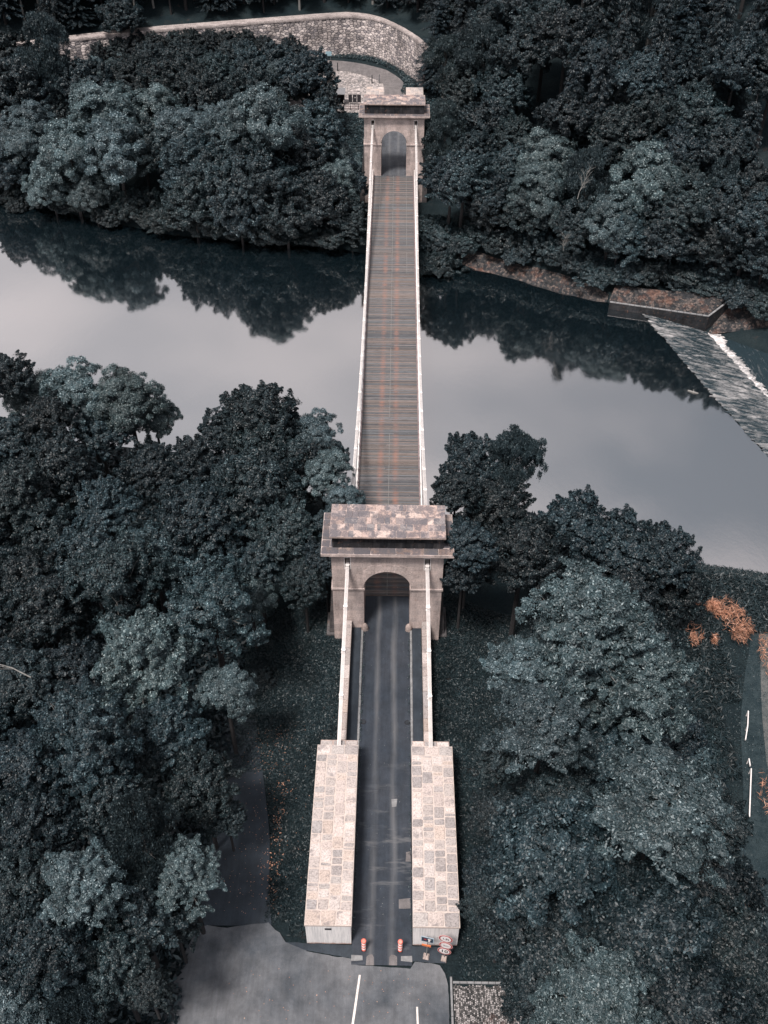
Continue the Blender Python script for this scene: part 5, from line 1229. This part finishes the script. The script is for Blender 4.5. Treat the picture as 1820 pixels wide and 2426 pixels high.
for i,(zn,t,x,y,g,R,hc) in enumerate(TREES):
    rr=random.Random(i*7+3); nm,noun,cat=NOUN[t]; k=rows[i]
    L='%s%s from the bridge, %s, %s'%(ordinal(lab[i]) or 'first ',noun,k[2],k[0]) if cnt[k]>1 else 'only %s, %s, %s'%(noun,k[2],k[0])
    r=empty(nm,(x,y,g),rr.uniform(0,6.28),label=L,cat=cat,group=noun+'s of the '+k[0])
    s=R/5.0*1.10; z=max(hc/TH[t],s*.8) if t!='bush' else s*rr.uniform(.75,1.0)
    if t=='spruce': s*=1.15; z=min(hc/7,1.35)*(.85+.3*rr.random())
    z=s*rr.uniform(.9,1.12) if t not in('bush','spruce') else z; r.scale=(s*rr.uniform(.92,1.08),s*rr.uniform(.92,1.08),z)
    if t not in('bush','spruce'): r.location.z=g+hc-TH[t]*z
    var=PRO[t][rr.randrange(len(PRO[t]))]; lo,hi={'ash':(1.2,1.8),'willow':(1.0,1.8),'birch':(.8,1.5),'maple':(.6,1.5),'bush':(.7,1.4),'spruce':(.6,1.3)}[t]
    if zn=='NR' and t=='ash': lo,hi=1.35,1.7
    if zn in('HR','HL'): hi=lo+.4
    if zn in('NR','NR2') and y<-17: lo,hi=(.55,1.25) if t!='ash' else (.8,1.3)
    if zn=='FL' and hc<4.7: lo,hi=.55,.9
    f=rr.uniform(lo,hi); w_=rr.uniform(-.03,.03); tint=(f*(1+w_),f*(1+w_*.4),f*(1-w_),1)
    if zn in('NR','NR2') and t=='maple': var=PRO[t][rr.choice((0,2)) if y>-14 else rr.randrange(4)]      # mostly the dark-leaved kind
    if t=='ash' and zn=='NR': var=PRO[t][0]
    for part,me in zip(('crown','trunk','bare_branches'),var):
        if me is None or (part=='trunk' and t=='bush') or (part=='bare_branches' and not(zn in('NL','NR'))): continue
        o=bpy.data.objects.new(part,me); COL.objects.link(o); o.parent=r; o.color=tint
# fallen pale limbs seen in the photograph among the crowns
def dead_limb(seed,loc,d,ln,label,mat='pale_bark',nb=12):
    rr=random.Random(seed); m=MB(); b=Vector((0,0,0)); d=Vector(d).normalized(); side=d.cross(Vector((0,0,1))).normalized(); P=[b+d*ln*t+side*math.sin(t*5+seed)*.18*ln*.3 for t in(0,.25,.5,.75,1)]; m.tube(P,[.05,.042,.034,.024,.01],6)
    for k in range(nb):
        t=rr.uniform(.2,.95); o=b+d*ln*t+side*math.sin(t*5+seed)*.18*ln*.3; e=o+(d*rr.uniform(.2,1)+side*rr.choice((-1,1))*rr.uniform(.4,1)+Vector((0,0,rr.uniform(.0,.6))))*ln*.28; q=o.lerp(e,.5)+Vector((0,0,.08)); m.tube([o,q,e],[.024,.018,.007],5)
        for j in range(2): f=q+(e-q)*rr.uniform(.2,1)+Vector((rr.uniform(-.4,.4),rr.uniform(-.4,.4),.25)); m.tube([q,f],[.013,.006],4)
    tag(m.build('bare_limb',mat,loc=loc),label,'bare branch',group='pale bare limbs among the trees')
dead_limb(1,(-24.9,-14.9,11.3),(-1, 0.35, 0.35),6,'long pale lichened limb reaching in at the left edge')
dead_limb(4,(25.8,73.0,6.4),(0.2, 0.3, 1),4,'upper pale dead branches in the far willow crowns')
dead_limb(5,(24.2,71.0,-0.3),(0, -0.3, 1),2.5,'small pale dead sapling at the far shore')
dead_limb(7,(16.3,-27.9,13.4),(0.8, 0.6, 0.3),4,'pale bare twigs on the crown at the lower right')

# grass blades, verges, dry grass, litter
def scatter(name,n,fn,seed,mat,L,W,up=1.0,zoff=.05,label=None,cat=None,kind='stuff',tone=(.75,1.25)):
    rg=np.random.default_rng(seed); x,y=fn(rg,n); g=height(x,y); ok=g>-7.0; x,y,g=x[ok],y[ok],g[ok]; n=len(x)
    Lr=L*rg.uniform(.5,1.4,n); C=np.stack([x,y,g+zoff*rg.uniform(.2,1.4,n)+Lr*.3*up],1); N=unit(np.stack([rg.normal(0,.7,n),rg.normal(0,.7,n),np.full(n,.9)],1))
    tn=rg.uniform(*tone,(n,1))*np.ones((1,3)); me=leaves_mesh(name,C,N,Lr,W*rg.uniform(.6,1.3,n),rg,mat,tn); o=bpy.data.objects.new(name,me); COL.objects.link(o); tag(o,label,cat,kind=kind); return o
def U(rg,n,*boxes):
    A=np.array([(b[1]-b[0])*(b[3]-b[2]) for b in boxes]); k=rg.choice(len(boxes),n,p=A/A.sum()); b=np.array(boxes)[k]; return b[:,0]+(b[:,1]-b[:,0])*rg.random(n),b[:,2]+(b[:,3]-b[:,2])*rg.random(n)
def offroad(x,y): return (y>-28)&~((y<-26.4)&(x<-6.5))
def f_near(rg,n):
    x,y=U(rg,n,(-13,-5.2,-27.5,6),(5.2,15,-31,6)); pl=(x<-8.1+.0*y)&(x>-12.6)&(y<-14)&(x<np.interp(y,[-27,-24,-20,-15.5,-8],[-7.4,-7.9,-8.3,-9.2,-11])); cb=(x>4.4)&(x<9.1)&(y<-30.2); pz=(x<-6.4)&(y<-26.5); k=~(pl|cb|pz); return x[k],y[k]
def f_par(rg,n):
    x,y=U(rg,n,(-5.2,-3.75,-13.2,0),(3.75,5.2,-13.2,0)); return x,y
tg=dict(label='short dark grass and ground ivy on the verges beside the approach',cat='grass')
scatter('verge_grass',90000,f_near,1,'grass_blade',.11,.045,**tg); scatter('verge_grass',9000,f_par,2,'grass_blade',.11,.045,**tg)
scatter('bank_undergrowth',90000,lambda rg,n:U(rg,n,(-45,-13,-50,30),(14,28,-45,22)),3,'leaf_dark',.30,.13,zoff=.5,label='dark undergrowth beneath the near trees',cat='undergrowth')
scatter('scrub',80000,lambda rg,n:U(rg,n,(20,31.5,-4,16),(31.5,41,4,16),(22,29.5,-12,-4),(22,27.5,-22,-12)),4,'grass_blade',.26,.05,zoff=.6,tone=(.6,1.3),label='tangled scrub and reeds on the flat near bank at the right edge',cat='scrub')
scatter('track_grass',26000,lambda rg,n:U(rg,n,(27,42,-30,7)),14,'grass_blade',.08,.03,tone=(1.0,1.9),label='short paler grass on the track at the right edge',cat='grass')
scatter('far_grass',26000,lambda rg,n:U(rg,n,(-24,-4.6,94,121),(-20,7,136,152)),5,'grass_blade',.16,.07,zoff=.15,tone=(1.2,2.4),label='rough grass on the slope below the cobbled yard and under the wall',cat='grass') if False else None
def f_far(rg,n):
    x,y=U(rg,n,(-24,-4.75,94,121.3),(4.75,8,96,130)); return x,y
scatter('slope_grass',24000,f_far,6,'grass_blade',.16,.08,zoff=.15,tone=(1.3,2.6),label='rough grass on the slope beside the farther gate',cat='grass')
def f_verge(rg,n):
    P=np.array(WALL[2:]); t=rg.random(n); s=np.r_[0,np.cumsum(np.hypot(*np.diff(P,axis=0).T))]; q=t*s[-1]; x=np.interp(q,s,P[:,0]); y=np.interp(q,s,P[:,1]); d=rg.uniform(-4.6,-.4,n)
    x2=np.interp(q+.5,s,P[:,0]); y2=np.interp(q+.5,s,P[:,1]); dx,dy=x2-x,y2-y; l=np.hypot(dx,dy)+1e-6; x,y=x-dy/l*d,y+dx/l*d
    k=~((x>-14)&(np.hypot(x+13,(y-136.5))<14.6)&(x<2.2))|(x>1.9); return x[k],y[k]
scatter('wall_foot_grass',22000,f_verge,7,'grass_blade',.18,.08,zoff=.2,tone=(1.1,2.2),label='grass strip between the far road and the curved wall',cat='grass')
def f_weir(rg,n): x,y=U(rg,n,(12,56,62,84)); k=(y>y_far(x)+5.0)&(y<y_far(x)+11); return x[k],y[k]
scatter('shore_plants',30000,f_weir,8,'leaf_dark',.22,.09,zoff=.3,label='low plants along the foot of the far slope',cat='plants')
# orange dry grass clumps
def blob(rg,n,blobs):
    b=np.array(blobs)[rg.integers(len(blobs),size=n)]; a=rg.uniform(0,6.28,n); r=np.sqrt(rg.random(n)); return b[:,0]+r*np.cos(a)*b[:,2],b[:,1]+r*np.sin(a)*b[:,3]
def dry(seed,n,blobs,label):
    rg=np.random.default_rng(seed); x,y=blob(rg,n,blobs); g=height(x,y); T=unit(np.stack([rg.normal(0,1,n),rg.normal(0,1,n),rg.uniform(.1,1.1,n)],1)); C=np.stack([x,y,g+.8+rg.random(n)*.9],1); N=unit(np.cross(T,rg.normal(size=(n,3))))
    me=leaves_mesh('dry_grass',C,N,rg.uniform(.14,.42,n),.022,rg,'dry_grass',rg.uniform(.6,1.2,(n,1))*np.ones((1,3)),T); o=bpy.data.objects.new('dry_grass',me); COL.objects.link(o); tag(o,label,'dry grass',kind='stuff')
dry(1,1500,[(33.0, 4.3, 1.38, 1.50), (33.5, 3.6, 1.00, 1.00), (32.5, 6.2, 1.12, 1.50), (31.7, 6.0, 0.62, 0.75), (32.8, 2.7, 0.75, 0.75), (32.9, 5.6, 1.25, 0.75), (31.4, 6.8, 0.50, 0.50)],'large tangle of orange dry grass in the scrub on the right')
dry(2,520,[(28.8, 3.1, 0.75, 1.12), (28.5, 2.3, 0.38, 0.75), (30.2, 7.0, 0.38, 0.38), (31.0, 6.5, 0.38, 0.38), (30.4, 2.3, 0.25, 0.50)],'smaller orange dry grass tuft left of the large one')
dry(3,300,[(35.0, 2.0, 0.50, 1.25), (34.4, 0.1, 0.38, 1.75), (30.8, -13.9, 0.62, 2.25)],'orange dry grass along the right picture edge by the track')
dry(4,90,[(27.0, -22.9, 0.38, 0.75), (26.6, -23.7, 0.38, 0.50)],'orange brown tuft amid trees at lower right')

lg=np.random.default_rng(9)
def litter(n,fn,mat,seed,label,s=.035):
    rg=np.random.default_rng(seed); x,y=fn(rg,n); z=np.where((x<-7)&(x>-13)&(y<-14),height(x,y)+.1,height(x,y)+.14); z=np.where((np.abs(x)<2.03)&(y>-30),.055,z); z=np.where((y<-29)&(x<4.4)&(x>-12),.02,z)
    me=leaves_mesh('fallen_leaves',np.stack([x,y,z],1),unit(np.stack([rg.normal(0,.3,n),rg.normal(0,.3,n),np.ones(n)],1)),s*rg.uniform(.6,1.4,n),s*.7,rg,mat,rg.uniform(.5,1.1,(n,1))*np.ones((1,3))); o=bpy.data.objects.new('fallen_leaves',me); COL.objects.link(o); tag(o,label,'fallen leaves',kind='stuff')
litter(420,lambda rg,n:(rg.normal(-8.9,1.5,n),rg.uniform(-26,-9,n)),'dry_grass',1,'orange and pale leaves scattered along the left path')
litter(130,lambda rg,n:(rg.normal(-7.9,.35,n),rg.uniform(-25,-15,n)),'dry_grass',2,'line of rusty leaves along the path edge',.06)
litter(70,lambda rg,n:(rg.uniform(-10,3.5,n),rg.uniform(-33,-29.6,n)),'dry_grass',3,'few leaves lying on the asphalt forecourt')
litter(50,lambda rg,n:(rg.uniform(-1.95,1.95,n),rg.uniform(-27,-1,n)),'pale_bark',4,'bits of grit on the dark approach road',.03)
# weeds in the kerb joints
def f_kerb(rg,n):
    s=rg.choice([-1,1],n); x=np.where(s<0,rg.normal(-1.96,.05,n),rg.choice([1.95,2.98],n)+rg.normal(0,.06,n)); c=rg.choice(np.linspace(-27,-1,44)+rg.uniform(-.3,.3,44),n); return x,c+rg.normal(0,.14,n)
rg=np.random.default_rng(12); n=1500; x,y=f_kerb(rg,n); C=np.stack([x,y,.10+rg.random(n)*.12],1)
me=leaves_mesh('weeds',C,unit(rg.normal(0,.6,(n,3))+(0,0,.8)),.055*rg.uniform(.5,1.3,n),.03,rg,'leaf_pale'); o=bpy.data.objects.new('weeds',me); COL.objects.link(o); tag(o,'small weeds growing along the kerbs',cat='weeds',kind='stuff')
